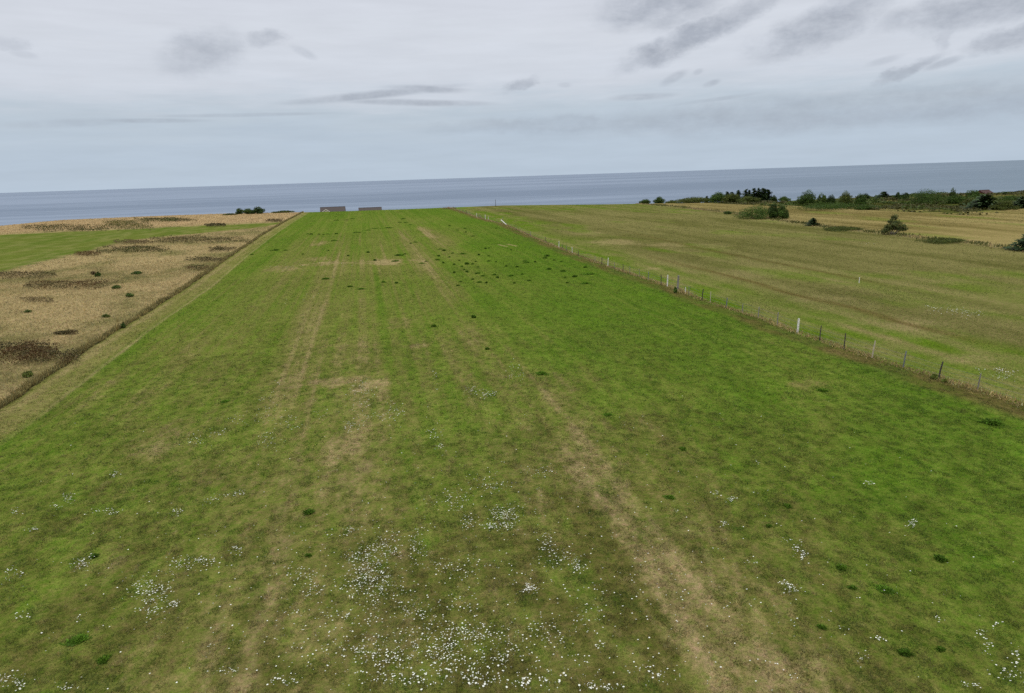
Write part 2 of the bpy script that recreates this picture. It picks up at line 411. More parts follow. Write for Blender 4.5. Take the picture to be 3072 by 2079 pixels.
def ground_mat():
    m, nt, b = newmat('turf')
    N = nt.nodes.new; Lk = nt.links.new
    at_ = N('ShaderNodeAttribute'); at_.attribute_name = 'Col'
    ge = N('ShaderNodeNewGeometry')
    def noise(scale, det, mul):
        v = N('ShaderNodeMapping'); v.inputs['Scale'].default_value = mul
        n = N('ShaderNodeTexNoise'); n.inputs['Scale'].default_value = scale; n.inputs['Detail'].default_value = det; n.inputs['Roughness'].default_value = .65
        Lk(ge.outputs['Position'], v.inputs[0]); Lk(v.outputs[0], n.inputs['Vector']); return n
    n1 = noise(9.0, 4, (1, 1, 1)); n2 = noise(1.7, 5, (1, 1, 1)); n3 = noise(.55, 5, (1, .8, 1))
    def mrange(n, a, c, f0=.3, f1=.7):
        r = N('ShaderNodeMapRange'); r.inputs['From Min'].default_value = f0; r.inputs['From Max'].default_value = f1
        r.inputs['To Min'].default_value = a; r.inputs['To Max'].default_value = c; Lk(n.outputs['Fac'], r.inputs['Value']); return r
    r1 = mrange(n1, .74, 1.26); r2 = mrange(n2, .84, 1.16); r3 = mrange(n3, .92, 1.08)
    m1 = N('ShaderNodeMath'); m1.operation = 'MULTIPLY'; Lk(r1.outputs[0], m1.inputs[0]); Lk(r2.outputs[0], m1.inputs[1])
    m2 = N('ShaderNodeMath'); m2.operation = 'MULTIPLY'; Lk(m1.outputs[0], m2.inputs[0]); Lk(r3.outputs[0], m2.inputs[1])
    sc = N('ShaderNodeVectorMath'); sc.operation = 'SCALE'; Lk(at_.outputs['Color'], sc.inputs[0]); Lk(m2.outputs[0], sc.inputs['Scale'])
    n5 = noise(4.2, 5, (1, 1, 1)); r5 = mrange(n5, 0, 1, .32, .68)
    hm = N('ShaderNodeMix'); hm.data_type = 'RGBA'; Lk(r5.outputs[0], hm.inputs['Factor']); hm.inputs['A'].default_value = (.70, .92, .55, 1); hm.inputs['B'].default_value = (1.34, 1.10, 1.5, 1)
    hv = N('ShaderNodeVectorMath'); hv.operation = 'MULTIPLY'; Lk(at_.outputs['Color'], hv.inputs[0]); Lk(hm.outputs['Result'], hv.inputs[1])
    Lk(hv.outputs[0], sc.inputs[0])
    # thatch showing between blades
    mx = N('ShaderNodeMix'); mx.data_type = 'RGBA'; mx.blend_type = 'MIX'
    rf = mrange(n2, 0.0, .25, .5, .72); Lk(rf.outputs[0], mx.inputs['Factor'])
    hs = N('ShaderNodeHueSaturation'); hs.inputs['Saturation'].default_value = .9; hs.inputs['Hue'].default_value = .485; hs.inputs['Value'].default_value = 1.08
    Lk(sc.outputs[0], hs.inputs['Color'])
    Lk(sc.outputs[0], mx.inputs['A']); Lk(hs.outputs[0], mx.inputs['B'])
    Lk(mx.outputs['Result'], b.inputs['Base Color'])
    b.inputs['Roughness'].default_value = 1.0; b.inputs['Specular IOR Level'].default_value = 0.0
    bp = N('ShaderNodeBump'); bp.inputs['Strength'].default_value = .7; bp.inputs['Distance'].default_value = .14
    ad = N('ShaderNodeMath'); ad.operation = 'ADD'; Lk(n1.outputs['Fac'], ad.inputs[0]); Lk(n2.outputs['Fac'], ad.inputs[1])
    Lk(ad.outputs[0], bp.inputs['Height']); Lk(bp.outputs[0], b.inputs['Normal'])
    return m

def sea_mat():
    m, nt, b = newmat('sea_water')
    N = nt.nodes.new; Lk = nt.links.new
    ge = N('ShaderNodeNewGeometry')
    def noise(sx, sy, det):
        v = N('ShaderNodeMapping'); v.inputs['Scale'].default_value = (sx, sy, 1); v.inputs['Rotation'].default_value = (0, 0, math.radians(6))
        n = N('ShaderNodeTexNoise'); n.inputs['Scale'].default_value = 1; n.inputs['Detail'].default_value = det; n.inputs['Roughness'].default_value = .6
        Lk(ge.outputs['Position'], v.inputs[0]); Lk(v.outputs[0], n.inputs['Vector']); return n
    a = noise(1 / 2600, 1 / 480, 4); c = noise(1 / 420, 1 / 75, 4); w = noise(1 / 7, 1 / 4, 3); far = noise(1 / 9000, 1 / 2600, 3)
    s1 = N('ShaderNodeMath'); s1.operation = 'ADD'; Lk(a.outputs['Fac'], s1.inputs[0]); Lk(c.outputs['Fac'], s1.inputs[1])
    s2 = N('ShaderNodeMath'); s2.operation = 'ADD'; Lk(s1.outputs[0], s2.inputs[0]); Lk(far.outputs['Fac'], s2.inputs[1])
    cr = N('ShaderNodeValToRGB')
    mr = N('ShaderNodeMapRange'); mr.inputs['From Min'].default_value = 1.32; mr.inputs['From Max'].default_value = 1.66; Lk(s2.outputs[0], mr.inputs['Value'])
    Lk(mr.outputs[0], cr.inputs['Fac'])
    cr.color_ramp.elements[0].color = (.060, .095, .148, 1); cr.color_ramp.elements[1].color = (.112, .153, .215, 1)
    # greener, less blue tone towards the east
    sp = N('ShaderNodeSeparateXYZ'); Lk(ge.outputs['Position'], sp.inputs[0])
    dv = N('ShaderNodeMath'); dv.operation = 'DIVIDE'; Lk(sp.outputs['X'], dv.inputs[0]); Lk(sp.outputs['Y'], dv.inputs[1])
    me_ = N('ShaderNodeMapRange'); me_.inputs['From Min'].default_value = .35; me_.inputs['From Max'].default_value = 1.15; Lk(dv.outputs[0], me_.inputs['Value'])
    me_.inputs['To Max'].default_value = .8
    mx = N('ShaderNodeMix'); mx.data_type = 'RGBA'; Lk(me_.outputs[0], mx.inputs['Factor']); Lk(cr.outputs[0], mx.inputs['A'])
    mx.inputs['B'].default_value = (.058, .098, .132, 1)
    Lk(mx.outputs['Result'], b.inputs['Base Color'])
    b.inputs['Roughness'].default_value = .55; b.inputs['Specular IOR Level'].default_value = .3
    bp = N('ShaderNodeBump'); bp.inputs['Strength'].default_value = .25; bp.inputs['Distance'].default_value = .5; Lk(w.outputs['Fac'], bp.inputs['Height']); Lk(bp.outputs[0], b.inputs['Normal'])
    return m

# ------------------------------------------------------------------ ground and sea
def steps(segs):
    out = [segs[0][0]]
    for a, b, s in segs:
        n = max(1, int(round((b - a) / s)))
        out += list(a + (b - a) * (np.arange(1, n + 1) / n))
    return np.array(out)
gx = steps([(-900, -400, 50), (-400, -200, 6), (-200, -80, 1.6), (-80, -32, .8), (-32, 40, .2), (40, 46, .4), (46, 110, .8), (110, 200, 1.6), (200, 400, 4), (400, 900, 50)])
gy = steps([(-400, -20, 40), (-20, 8, 4), (8, 75, .45), (75, 140, .7), (140, 300, 1.3), (300, 470, 3), (470, 560, 30)])
GX, GY = np.meshgrid(gx, gy)
xx, yy = GX.ravel(), GY.ravel()
nx, ny = len(gx), len(gy)
idx = np.arange(nx * ny).reshape(ny, nx)
quads = np.stack([idx[:-1, :-1], idx[:-1, 1:], idx[1:, 1:], idx[1:, :-1]], -1).reshape(-1, 4)
V = np.stack([xx, yy, height(xx, yy)], 1)
g = link('ground', mesh_np('ground', V, quads, colour(xx, yy, .35), smooth=True), ground_mat())
tag(g, 'level coastal farmland of mown green hay field, dry meadow and grazed strips', 'ground', kind='structure')

mb = MB()
R_ = 90000
mb.poly([(-R_, -2000, -25), (R_, -2000, -25), (R_, R_, -25), (-R_, R_, -25)])
s = link('sea', mb.mesh('sea'), sea_mat())
tag(s, 'calm blue grey sea reaching to the horizon', 'sea', kind='structure')

# ------------------------------------------------------------------ grass (stuff)
def in_view(x, y, pad=.22):
    p = np.stack([x, y, np.full_like(x, -CAMH)], 1)
    B = np.stack([_x, _y, _u], 1)           # cam = sum world_i * axis_i
    c = p @ np.stack([_x, _y, _u])
    dep = -c[:, 2]
    return (dep > 2) & (np.abs(c[:, 0] / dep) < .75 + pad) & (c[:, 1] / dep > -.5076 - pad)

def blades(x, y, ln, wd, tilt, cols, z0=None, jit=.3):
    n = len(x)
    a = RNG.uniform(0, 2 * math.pi, n); b = a + RNG.uniform(-.6, .6, n) + math.pi / 2
    z = height(x, y) - .005 if z0 is None else z0
    t = np.clip(RNG.normal(tilt, .25, n), .05, 1.35)
    base = np.stack([x, y, z], 1)
    s = np.stack([np.cos(b) * wd / 2, np.sin(b) * wd / 2, np.zeros(n)], 1)
    tip = base + np.stack([np.cos(a) * np.sin(t) * ln, np.sin(a) * np.sin(t) * ln, np.cos(t) * ln], 1)
    V = np.stack([base - s, base + s, tip], 1).reshape(-1, 3)
    F = np.arange(3 * n).reshape(-1, 3)
    j = np.exp(RNG.normal(0, jit, n))[:, None]
    hue = 1 + RNG.normal(0, .10, (n, 1)) * np.array([1, .2, -.6])
    c = np.repeat(np.clip(cols * j * hue, .003, .6), 3, 0)
    return V, F, c

def scatter(xa, xb, ya, yb, dens, cond):
    n = int((xb - xa) * (yb - ya) * dens)
    x = RNG.uniform(xa, xb, n); y = RNG.uniform(ya, yb, n)
    k = in_view(x, y) & cond(x, y)
    return x[k], y[k]
def merge(parts):
    Vs, Fs, Cs, n = [], [], [], 0
    for v, f, c in parts:
        Vs.append(v); Fs.append(f + n); Cs.append(c); n += len(v)
    return np.concatenate(Vs), np.concatenate(Fs), np.concatenate(Cs)

infield = lambda x, y: (x > xl(y) + .1) & (x < xf(y) - .1)
parts = []
for ya, yb, dens, l0, l1, w in [(10, 24, 640, .05, .10, .018), (24, 36, 380, .06, .11, .023), (36, 60, 160, .07, .12, .034), (60, 110, 48, .08, .13, .06), (110, 200, 13, .09, .14, .10), (200, 352, 3, .10, .18, .16)]:
    x, y = scatter(-32, 46, ya - (4 if ya == 10 else 0), yb, dens, infield)
    hgt = .45 + 1.25 * sstep(.35, .72, fbm(x, y, .38, 2, 201)) + (fbm(x, y, 5, 2, 203) - .5) * .5
    parts.append(blades(x, y, RNG.uniform(l0, l1, len(x)) * hgt, w * RNG.uniform(.7, 1.3, len(x)), .95, colour(x, y) * 1.18, jit=.27))
o = link('grass', mesh_np('grass', *merge(parts)), M_GRASS)
tag(o, 'short mown grass blades of the green hay field', 'grass', kind='stuff')

parts = []
rf = lambda x, y: (x > xf(y) + .3) & ((y < shrub_line(x)) | (x < 128)) & (y < edge(x) + 4)
for xa, xb, ya, yb, dens, l0, l1, w in [(35, 60, 26, 70, 42, .07, .15, .035), (36, 105, 60, 130, 11, .09, .17, .07), (38, 240, 130, 320, 1.6, .12, .2, .2)]:
    x, y = scatter(xa, xb, ya, yb, dens, rf)
    parts.append(blades(x, y, RNG.uniform(l0, l1, len(x)), w * RNG.uniform(.7, 1.3, len(x)), .85, colour(x, y) * 1.12, jit=.16))
o = link('pasture_grass', mesh_np('pasture_grass', *merge(parts)), M_GRASS)
tag(o, 'thin olive brown grazed grass right of the wire fence', 'grass', kind='stuff')

def meadow_ok(x, y):
    lawn = (x < np.interp(y, [100, 141, 210, 227, 247, 262], [-60, -66, -64, -50, -33, -29])) & (y > 120) & (y < 269)
    return (x < xl(y) - .05) & ~lawn & (y < edge(x) + 5)
parts = []
for xa, xb, ya, yb, dens, l0, l1, w in [(-75, -22, 30, 75, 34, .28, .55, .045), (-80, -24, 75, 140, 15, .28, .55, .075), (-170, -26, 140, 260, 4, .3, .55, .14), (-190, -28, 265, 405, 1.6, .3, .55, .25)]:
    x, y = scatter(xa, xb, ya, yb, dens, meadow_ok)
    hh = .45 + .8 * fbm(x, y, 3.5, 3, 211)
    parts.append(blades(x, y, RNG.uniform(l0, l1, len(x)) * hh, w * RNG.uniform(.6, 1.3, len(x)), .95, colour(x, y) * 1.2, jit=.17))
# taller rank edge overhanging the mown track
y = RNG.uniform(36, 360, 30000) ** 1.0; y = 36 + (y - 36) ** 1.35 / (324 ** .35)
x = xl(y) - np.abs(RNG.normal(0, .34, len(y))) + .5 * (fbm(y, y * 0, 2.5, 3, 219) - .35)
k = in_view(x, y); x, y = x[k], y[k]
ed = np.array([.130, .110, .042]) * (.7 + .8 * fbm(x, y, 1.2, 2, 215))[:, None] + (RNG.random(len(x)) < .3)[:, None] * np.array([.1, .075, .03])
parts.append(blades(x, y, RNG.uniform(.25, .52, len(x)) * (.3 + 1.2 * fbm(x, y, 3, 3, 217)), .05 + y * .0006, .45, ed, jit=.35))
o = link('meadow_grass', mesh_np('meadow_grass', *merge(parts)), M_GRASS)
tag(o, 'long dry straw coloured meadow grass left of the hay field', 'grass', kind='stuff')

# uncut strip under the fence and along the far boundary
parts = []
y = 24 + RNG.uniform(0, 1, 15000) ** 1.7 * 320
x = xf(y) + RNG.normal(0.1, .28, len(y)); k = in_view(x, y); x, y = x[k], y[k]
nn = fbm(x, y, 2.2, 2, 221)
cl = np.array([.15, .115, .048]) * (.5 + nn)[:, None] + (RNG.random(len(x)) < .25)[:, None] * np.array([.12, .09, .05])
parts.append(blades(x, y, RNG.uniform(.12, .42, len(x)) * (nn * 1.5 + .1), .03 + y * .0005, .75, cl * 1.35, jit=.3))
o = link('fence_strip_grass', mesh_np('fence_strip_grass', *merge(parts)), M_GRASS)
tag(o, 'uncut straw brown grass in a line beneath the wire fence', 'grass', kind='stuff')
parts = []
y = 85 + RNG.uniform(0, 1, 5000) * 215
x = xs(y) + 1.3 + RNG.normal(0, 1.3, len(y)); k = in_view(x, y); x, y = x[k], y[k]
nn = fbm(x, y, 5, 3, 225)
cl = np.where((nn > .5)[:, None], np.array([.08, .085, .024]), np.array([.24, .19, .09])) * (.6 + .8 * fbm(x, y, 1.5, 2, 228))[:, None]
parts.append(blades(x, y, RNG.uniform(.3, .7, len(x)) * (.3 + nn), .16 + y * .0004, .6, cl, jit=.3))
o = link('boundary_grass', mesh_np('boundary_grass', *merge(parts)), M_GRASS)
tag(o, 'uncut weedy grass strip between the grazed field and the pale stubble', 'grass', kind='stuff')

# ------------------------------------------------------------------ dark grass tufts (countable)
def tuft_mesh(name, n, r, h, base, seed):
    q = np.random.default_rng(seed)
    a = q.uniform(0, 6.283, n); rr = np.minimum(np.abs(q.normal(0, r * .48, n)), r * .86) * (1 + .35 * np.sin(a * 2 + seed) + .2 * np.sin(a * 5 + 2 * seed)); x = rr * np.cos(a); y = rr * np.sin(a) * .8
    hh = h * np.clip(1.05 - rr / r * .5, .35, 1.1) * q.uniform(.6, 1.2, n)
    t = np.clip(.55 + rr / r * .75 + q.normal(0, .15, n), .25, 1.35); d = a + q.normal(0, .5, n)
    b = np.stack([x, y, np.full(n, -.01)], 1); w = q.uniform(.02, .04, n) * (1 + r)
    s = np.stack([np.cos(d + 1.57) * w, np.sin(d + 1.57) * w, 0 * x], 1)
    mid = b + np.stack([np.cos(d) * hh * t * .35, np.sin(d) * hh * t * .35, hh * .65], 1)
    tip = b + np.stack([np.cos(d) * hh * t, np.sin(d) * hh * t, hh * (1 - .25 * t)], 1)
    V = np.stack([b - s, b + s, mid + s * .6, tip, mid - s * .6], 1).reshape(-1, 3)
    F = np.arange(5 * n).reshape(-1, 5)
    c = np.repeat(base * np.exp(q.normal(0, .3, n))[:, None], 5, 0)
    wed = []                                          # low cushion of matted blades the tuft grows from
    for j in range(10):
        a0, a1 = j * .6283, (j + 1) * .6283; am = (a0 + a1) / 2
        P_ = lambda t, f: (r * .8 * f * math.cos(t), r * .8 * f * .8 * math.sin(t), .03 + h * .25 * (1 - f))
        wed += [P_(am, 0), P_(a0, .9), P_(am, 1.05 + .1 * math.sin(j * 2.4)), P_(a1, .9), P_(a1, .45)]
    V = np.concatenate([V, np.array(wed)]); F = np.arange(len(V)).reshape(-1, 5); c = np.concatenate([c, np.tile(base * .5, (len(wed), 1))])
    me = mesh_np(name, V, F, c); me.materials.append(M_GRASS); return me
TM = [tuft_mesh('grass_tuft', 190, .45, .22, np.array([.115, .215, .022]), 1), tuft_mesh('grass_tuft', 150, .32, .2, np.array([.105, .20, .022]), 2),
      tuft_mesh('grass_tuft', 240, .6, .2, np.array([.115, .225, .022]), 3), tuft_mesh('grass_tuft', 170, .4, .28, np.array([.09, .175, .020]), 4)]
T3 = lambda *p: [(1250 + a / 3.32, 560 + b / 3.32, w / 3.32) for a, b, w in p]
TUFT = T3((330, 385, 40), (405, 430, 35), (480, 412, 40), (490, 450, 30), (560, 490, 60), (790, 412, 30), (235, 620, 50), (275, 635, 45), (360, 662, 40), (325, 700, 30), (460, 668, 60), (220, 690, 40), (210, 725, 60),
          (95, 742, 45), (55, 760, 60), (265, 758, 25), (375, 775, 35), (425, 735, 30), (450, 795, 30), (500, 770, 60), (560, 770, 35), (610, 800, 40), (475, 825, 25), (500, 848, 40), (610, 862, 80), (660, 888, 70), (775, 878, 40),
          (375, 856, 30), (560, 922, 35), (440, 943, 45), (625, 950, 50), (695, 955, 30), (720, 740, 50), (790, 750, 30), (715, 690, 25), (685, 617, 30), (720, 612, 25), (1075, 740, 70), (1100, 755, 60), (1180, 750, 25), (895, 793, 30), (1000, 798, 55),
          (940, 886, 60), (805, 905, 35), (975, 958, 40), (1120, 932, 60), (1050, 872, 30), (1300, 690, 60), (1280, 710, 60), (1370, 730, 50), (1440, 745, 30), (1320, 822, 60), (1460, 842, 70), (1680, 802, 60), (1720, 868, 130), (1575, 895, 60), (1480, 905, 30), (1500, 955, 45), (1680, 962, 80), (620, 680, 30), (590, 745, 30), (940, 630, 25))
T2 = lambda *p: [(650 + a / 3.873, 560 + b / 3.873, w / 3.873) for a, b, w in p]
TUFT += T2((1060, 545, 50), (1100, 548, 50), (1190, 548, 40), (1240, 550, 40), (1290, 545, 50), (1390, 545, 50), (1370, 622, 110), (1425, 325, 50), (1390, 342, 40), (1580, 370, 60), (1400, 385, 90), (1510, 382, 80), (2140, 290, 60), (2170, 370, 60), (2200, 412, 70), (2130, 410, 70), (2250, 440, 40),
           (2120, 795, 120), (2190, 780, 50), (2255, 655, 40), (2310, 640, 40), (1840, 855, 50), (1530, 800, 40), (1300, 740, 30), (1000, 782, 30), (690, 735, 80), (800, 735, 70), (410, 785, 60), (640, 735, 50), (1760, 760, 50), (1640, 525, 120), (1760, 500, 120), (1850, 480, 120), (2000, 475, 120))
D_ = lambda *p: [(a * DS, b * DS, w * DS) for a, b, w in p]
TUFT += D_((740, 633, 22), (795, 650, 18), (820, 655, 16), (900, 642, 10), (898, 592, 22), (1040, 647, 14), (1230, 848, 26), (1075, 720, 14), (985, 740, 16), (1106, 792, 16), (870, 640, 10))
NEAR = [((175, 1455, 52), 'broad dark green grass tuft in the near bottom corner of the hay field'), ((235, 1500, 46), 'loose mid green grass tuft below the broad corner tuft'),
        ((215, 1265, 26), 'dark tuft of grass beside the lefthand white flowers'), ((700, 1262, 22), 'small dark tuft among the central white flower patches'),
        ((510, 912, 24), 'small green tuft alone on the olive mower stripes'), ((1868, 887, 34), 'dark green tuft just below the tan scrape in the lush grass'),
        ((2250, 960, 60), 'wide dark tuft near the fence at the edge of the picture'), ((1935, 1335, 34), 'narrower of two dark tufts side by side in the near right of the field'),
        ((2010, 1340, 46), 'wider of two dark tufts side by side in the near right of the field'), ((1910, 1290, 40), 'flat green tuft above the pair of dark tufts'),
        ((2135, 1270, 40), 'dark tuft right of the pair and above the flower scatter'), ((1745, 1195, 28), 'small tuft midway up the tan track on its right'),
        ((1520, 1130, 26), 'tuft right beside the tan wheel track where it narrows'), ((1788, 1150, 28), 'low green tuft upslope of the small track tuft'),
        ((2055, 1485, 40), 'tuft near the bottom edge below the pair of dark tufts'), ((2135, 1475, 32), 'bright lime green tuft near the bottom right'),
        ((1380, 942, 24), 'tuft by the upper end of the tan wheel track'), ((1550, 1020, 26), 'lone tuft in the plain green middle of the field'),
        ((700, 1165, 36), 'spreading green tuft above the dense central flowers'), ((1865, 1425, 36), 'pale green tuft beside large single white heads')]
i = 0
for (px, py, w), lab in NEAR:
    px, py, w = px * DS, py * DS, w * DS
    p = at(px, py); k = mpp(px, py)
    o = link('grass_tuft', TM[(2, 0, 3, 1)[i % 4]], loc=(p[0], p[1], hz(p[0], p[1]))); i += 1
    s_ = max(.42, w * k / 2 / .56); o.scale = (s_, s_ * 1.0, min(.85, .45 + .3 * s_)); o.rotation_euler.z = random.uniform(0, 6)
    tag(o, lab, 'grass tuft', 'dark grass tufts in the hay field')
for px, py, w in TUFT:
    p = at(px, py + 1.5); k = mpp(px, py)
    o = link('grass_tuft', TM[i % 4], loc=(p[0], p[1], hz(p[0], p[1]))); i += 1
    s_ = max(.5, w * k / 2 / .45) * .9; o.scale = (s_, min(s_, 1.6), random.uniform(1.0, 1.5)); o.rotation_euler.z = random.uniform(-.4, .4)
    tag(o, 'small dark green grass tuft out in the middle and far hay field', 'grass tuft', 'dark grass tufts in the hay field')

# ------------------------------------------------------------------ white wildflowers
FL = [(650, 612, 40, 8, 70), (705, 602, 50, 5, 60), (680, 672, 25, 10, 26), (650, 685, 15, 4, 12), (1020, 635, 15, 12, 14), (815, 725, 8, 5, 8),
      (812, 880, 22, 14, 60), (822, 915, 24, 18, 55), (835, 940, 25, 14, 30), (810, 962, 18, 8, 30), (895, 935, 18, 18, 45), (870, 950, 12, 8, 16), (790, 975, 25, 8, 18),
      (1070, 888, 13, 8, 45), (1105, 898, 18, 9, 60), (1165, 845, 10, 22, 26), (1195, 853, 28, 8, 26), (1130, 860, 20, 8, 10), (600, 935, 28, 18, 45), (612, 1002, 20, 15, 40), (560, 955, 25, 10, 20),
      (632, 870, 10, 5, 14), (612, 900, 12, 10, 22), (650, 950, 20, 12, 20), (990, 988, 16, 15, 36), (1002, 1018, 10, 8, 16), (985, 860, 10, 12, 16), (440, 1002, 26, 12, 30), (500, 985, 18, 6, 20),
      (682, 970, 28, 6, 20), (725, 945, 20, 12, 14), (260, 1082, 12, 6, 16), (155, 1135, 18, 12, 28), (238, 1167, 26, 9, 36), (395, 1167, 16, 9, 20), (520, 1122, 25, 6, 22), (75, 1204, 12, 5, 16), (35, 1160, 14, 6, 12),
      (125, 1152, 18, 5, 10), (480, 1140, 14, 12, 16), (1030, 1140, 30, 22, 60), (1066, 1178, 14, 16, 34), (1120, 1100, 32, 16, 50), (1230, 1075, 26, 12, 36), (1150, 1172, 26, 18, 120), (1130, 1196, 28, 8, 50), (790, 1210, 16, 6, 18),
      (880, 1232, 20, 22, 70), (835, 1265, 40, 22, 120), (850, 1310, 40, 30, 160), (820, 1330, 40, 20, 70), (945, 1240, 16, 24, 50), (1040, 1285, 40, 25, 34), (1000, 1290, 30, 12, 14), (1242, 1232, 14, 16, 34), (1265, 1262, 36, 18, 50), (1310, 1287, 13, 10, 30), (1205, 1337, 14, 9, 44),
      (350, 1345, 36, 20, 110), (410, 1285, 36, 16, 50), (465, 1275, 28, 8, 36), (345, 1395, 18, 18, 60), (398, 1376, 18, 6, 34), (180, 1282, 16, 12, 40), (210, 1262, 10, 6, 10), (540, 1250, 14, 6, 18), (685, 1312, 40, 18, 40), (720, 1345, 30, 12, 22), (660, 1400, 24, 8, 16),
      (760, 1400, 30, 14, 26), (840, 1390, 40, 20, 30), (950, 1400, 40, 20, 60), (1060, 1380, 40, 18, 40), (1010, 1430, 70, 26, 110), (900, 1440, 60, 26, 70), (1085, 1442, 60, 18, 130), (820, 1475, 36, 14, 60), (900, 1490, 70, 22, 110), (985, 1480, 40, 24, 90), (1070, 1500, 70, 22, 120), (1140, 1500, 36, 20, 50),
      (1000, 1530, 90, 18, 70), (1080, 1545, 40, 16, 60), (900, 1550, 60, 14, 46), (625, 1555, 30, 12, 36), (500, 1530, 40, 8, 30), (700, 1500, 50, 20, 24), (480, 1475, 8, 5, 6), (1330, 1412, 30, 40, 50), (1360, 1470, 14, 6, 14), (1440, 1360, 6, 5, 4), (1500, 1530, 50, 20, 46), (1380, 1558, 40, 10, 46), (1210, 1550, 60, 14, 60), (940, 1500, 130, 40, 70), (1060, 1470, 110, 40, 60), (860, 1530, 110, 30, 60), (1290, 1520, 90, 30, 40), (1150, 1440, 60, 30, 40), (900, 1360, 70, 40, 60), (730, 1440, 60, 40, 30), (1250, 1470, 30, 30, 30), (1190, 1420, 30, 20, 20),
      (1620, 1122, 14, 6, 12), (1665, 1140, 12, 6, 12), (1720, 1050, 6, 4, 5), (1980, 1100, 16, 5, 14), (2070, 1190, 10, 8, 24), (1642, 1196, 14, 5, 10), (1780, 1325, 14, 8, 16), (1797, 1345, 18, 10, 18), (1820, 1262, 10, 8, 24), (1806, 1247, 10, 6, 14), (1800, 1230, 20, 6, 8), (1534, 1166, 6, 4, 4), (1700, 1280, 16, 5, 7), (1900, 1432, 18, 8, 6), (1790, 1415, 8, 5, 3), (1650, 1380, 12, 10, 5),
      (2245, 1455, 16, 24, 34), (2265, 1425, 14, 8, 10), (2300, 1485, 20, 14, 20), (2290, 1530, 30, 16, 36), (2215, 1562, 24, 8, 20), (1958, 1500, 8, 16, 14), (2000, 1452, 18, 6, 12), (2130, 1410, 10, 6, 9), (30, 1550, 30, 16, 60), (150, 1562, 30, 8, 22), (55, 1400, 40, 10, 14), (180, 1410, 10, 6, 12), (40, 1300, 30, 12, 22), (1750, 1510, 12, 5, 5), (1865, 1455, 8, 5, 2), (1780, 1545, 20, 8, 6),
      (2150, 705, 36, 7, 110), (2190, 712, 30, 6, 90), (2105, 697, 12, 3, 20), (2265, 845, 14, 6, 22), (2295, 855, 30, 7, 40), (2220, 840, 20, 6, 12), (1960, 553, 26, 3, 26)]
pts = []
for cx, cy, rx, ry, n in FL:
    n = int(n * (1.9 if 840 < cy < 1200 else 1.7 if 840 < cy < 1360 else 1.2 if cy <= 840 else .85))
    # three or four sub-clusters per patch
    sub = [(random.gauss(0, .5), random.gauss(0, .5)) for _ in range(max(2, n // 10))]
    for _ in range(n):
        sx, sy = random.choice(sub)
        ax, ay = sx + random.gauss(0, .48), sy + random.gauss(0, .55)
        p = at((cx + rx * ax) * DS, (cy + ry * ay) * DS)
        pts.append((p[0], p[1]))
for _ in range(1300):                     # strays
    p = at(random.gauss(1350, 620), random.triangular(1100, 2120, 1800)); pts.append((p[0], p[1]))
pts = [p for p in pts if p[1] > 8 and in_view(np.array([p[0]]), np.array([p[1]]), .0)[0]]
pts.sort(key=lambda p: math.hypot(p[0], p[1]))
M_PETAL = plain('white_petals', (.54, .55, .49), .7, .14, 20)
def flower_mesh(seed):
    q = random.Random(seed); mb = MB(); h = .10
    mb.tube([(0, 0, -.01), (q.uniform(-.01, .01), q.uniform(-.01, .01), h)], [.0025, .002], 4)
    k = 9; tx, ty = q.uniform(-.3, .3), q.uniform(-.3, .3)
    ring = []
    for j in range(k):
        t = 6.2832 * j / k; r = .033 * q.uniform(.8, 1.15)
        ring.append((r * math.cos(t), r * math.sin(t), h - .004 + r * (tx * math.cos(t) + ty * math.sin(t))))
    c = (0, 0, h + .008); n = len(mb.v); mb.v += [c] + ring
    for j in range(k): mb.f.append([n, n + 1 + j, n + 1 + (j + 1) % k])
    return mb.mesh('wildflower')
FM = [flower_mesh(s) for s in range(5)]
for m_ in FM: m_.materials.append(M_PETAL)
for i, (x, y) in enumerate(pts[:300]):
    o = link('wildflower', FM[i % 5], loc=(x, y, hz(x, y))); s_ = random.choice([.26, .32, .4, .45, .5, .6, .7, 1.0]); o.scale = (s_, s_, random.uniform(.6, 1.1)); o.rotation_euler.z = random.uniform(0, 6)
    tag(o, 'small white wildflower head in the short grass along the bottom of the view', 'wildflower', 'white wildflowers in the hay field')
rest = np.array(pts[300:]); n = len(rest)
z = height(rest[:, 0], rest[:, 1]); dist = np.hypot(rest[:, 0], rest[:, 1])
r = .025 * RNG.uniform(.35, 1.2, n) * (1 + np.clip(dist - 30, 0, 200) * .014)
K = 6; th = np.arange(K) * 2 * math.pi / K
ring = np.stack([rest[:, 0, None] + r[:, None] * np.cos(th), rest[:, 1, None] + r[:, None] * np.sin(th), (z + RNG.uniform(.06, .12, n))[:, None] + r[:, None] * (RNG.uniform(-.3, .3, (n, 1)) * np.cos(th) + RNG.uniform(-.6, .1, (n, 1)) * np.sin(th))], -1)
V = ring.reshape(-1, 3); F = np.arange(n * K).reshape(-1, K)
o = link('wildflowers', mesh_np('wildflowers', V, F), M_PETAL)
tag(o, 'scattered drifts of tiny white wildflowers farther up the hay field', 'wildflowers', 'white wildflowers in the hay field', 'stuff')

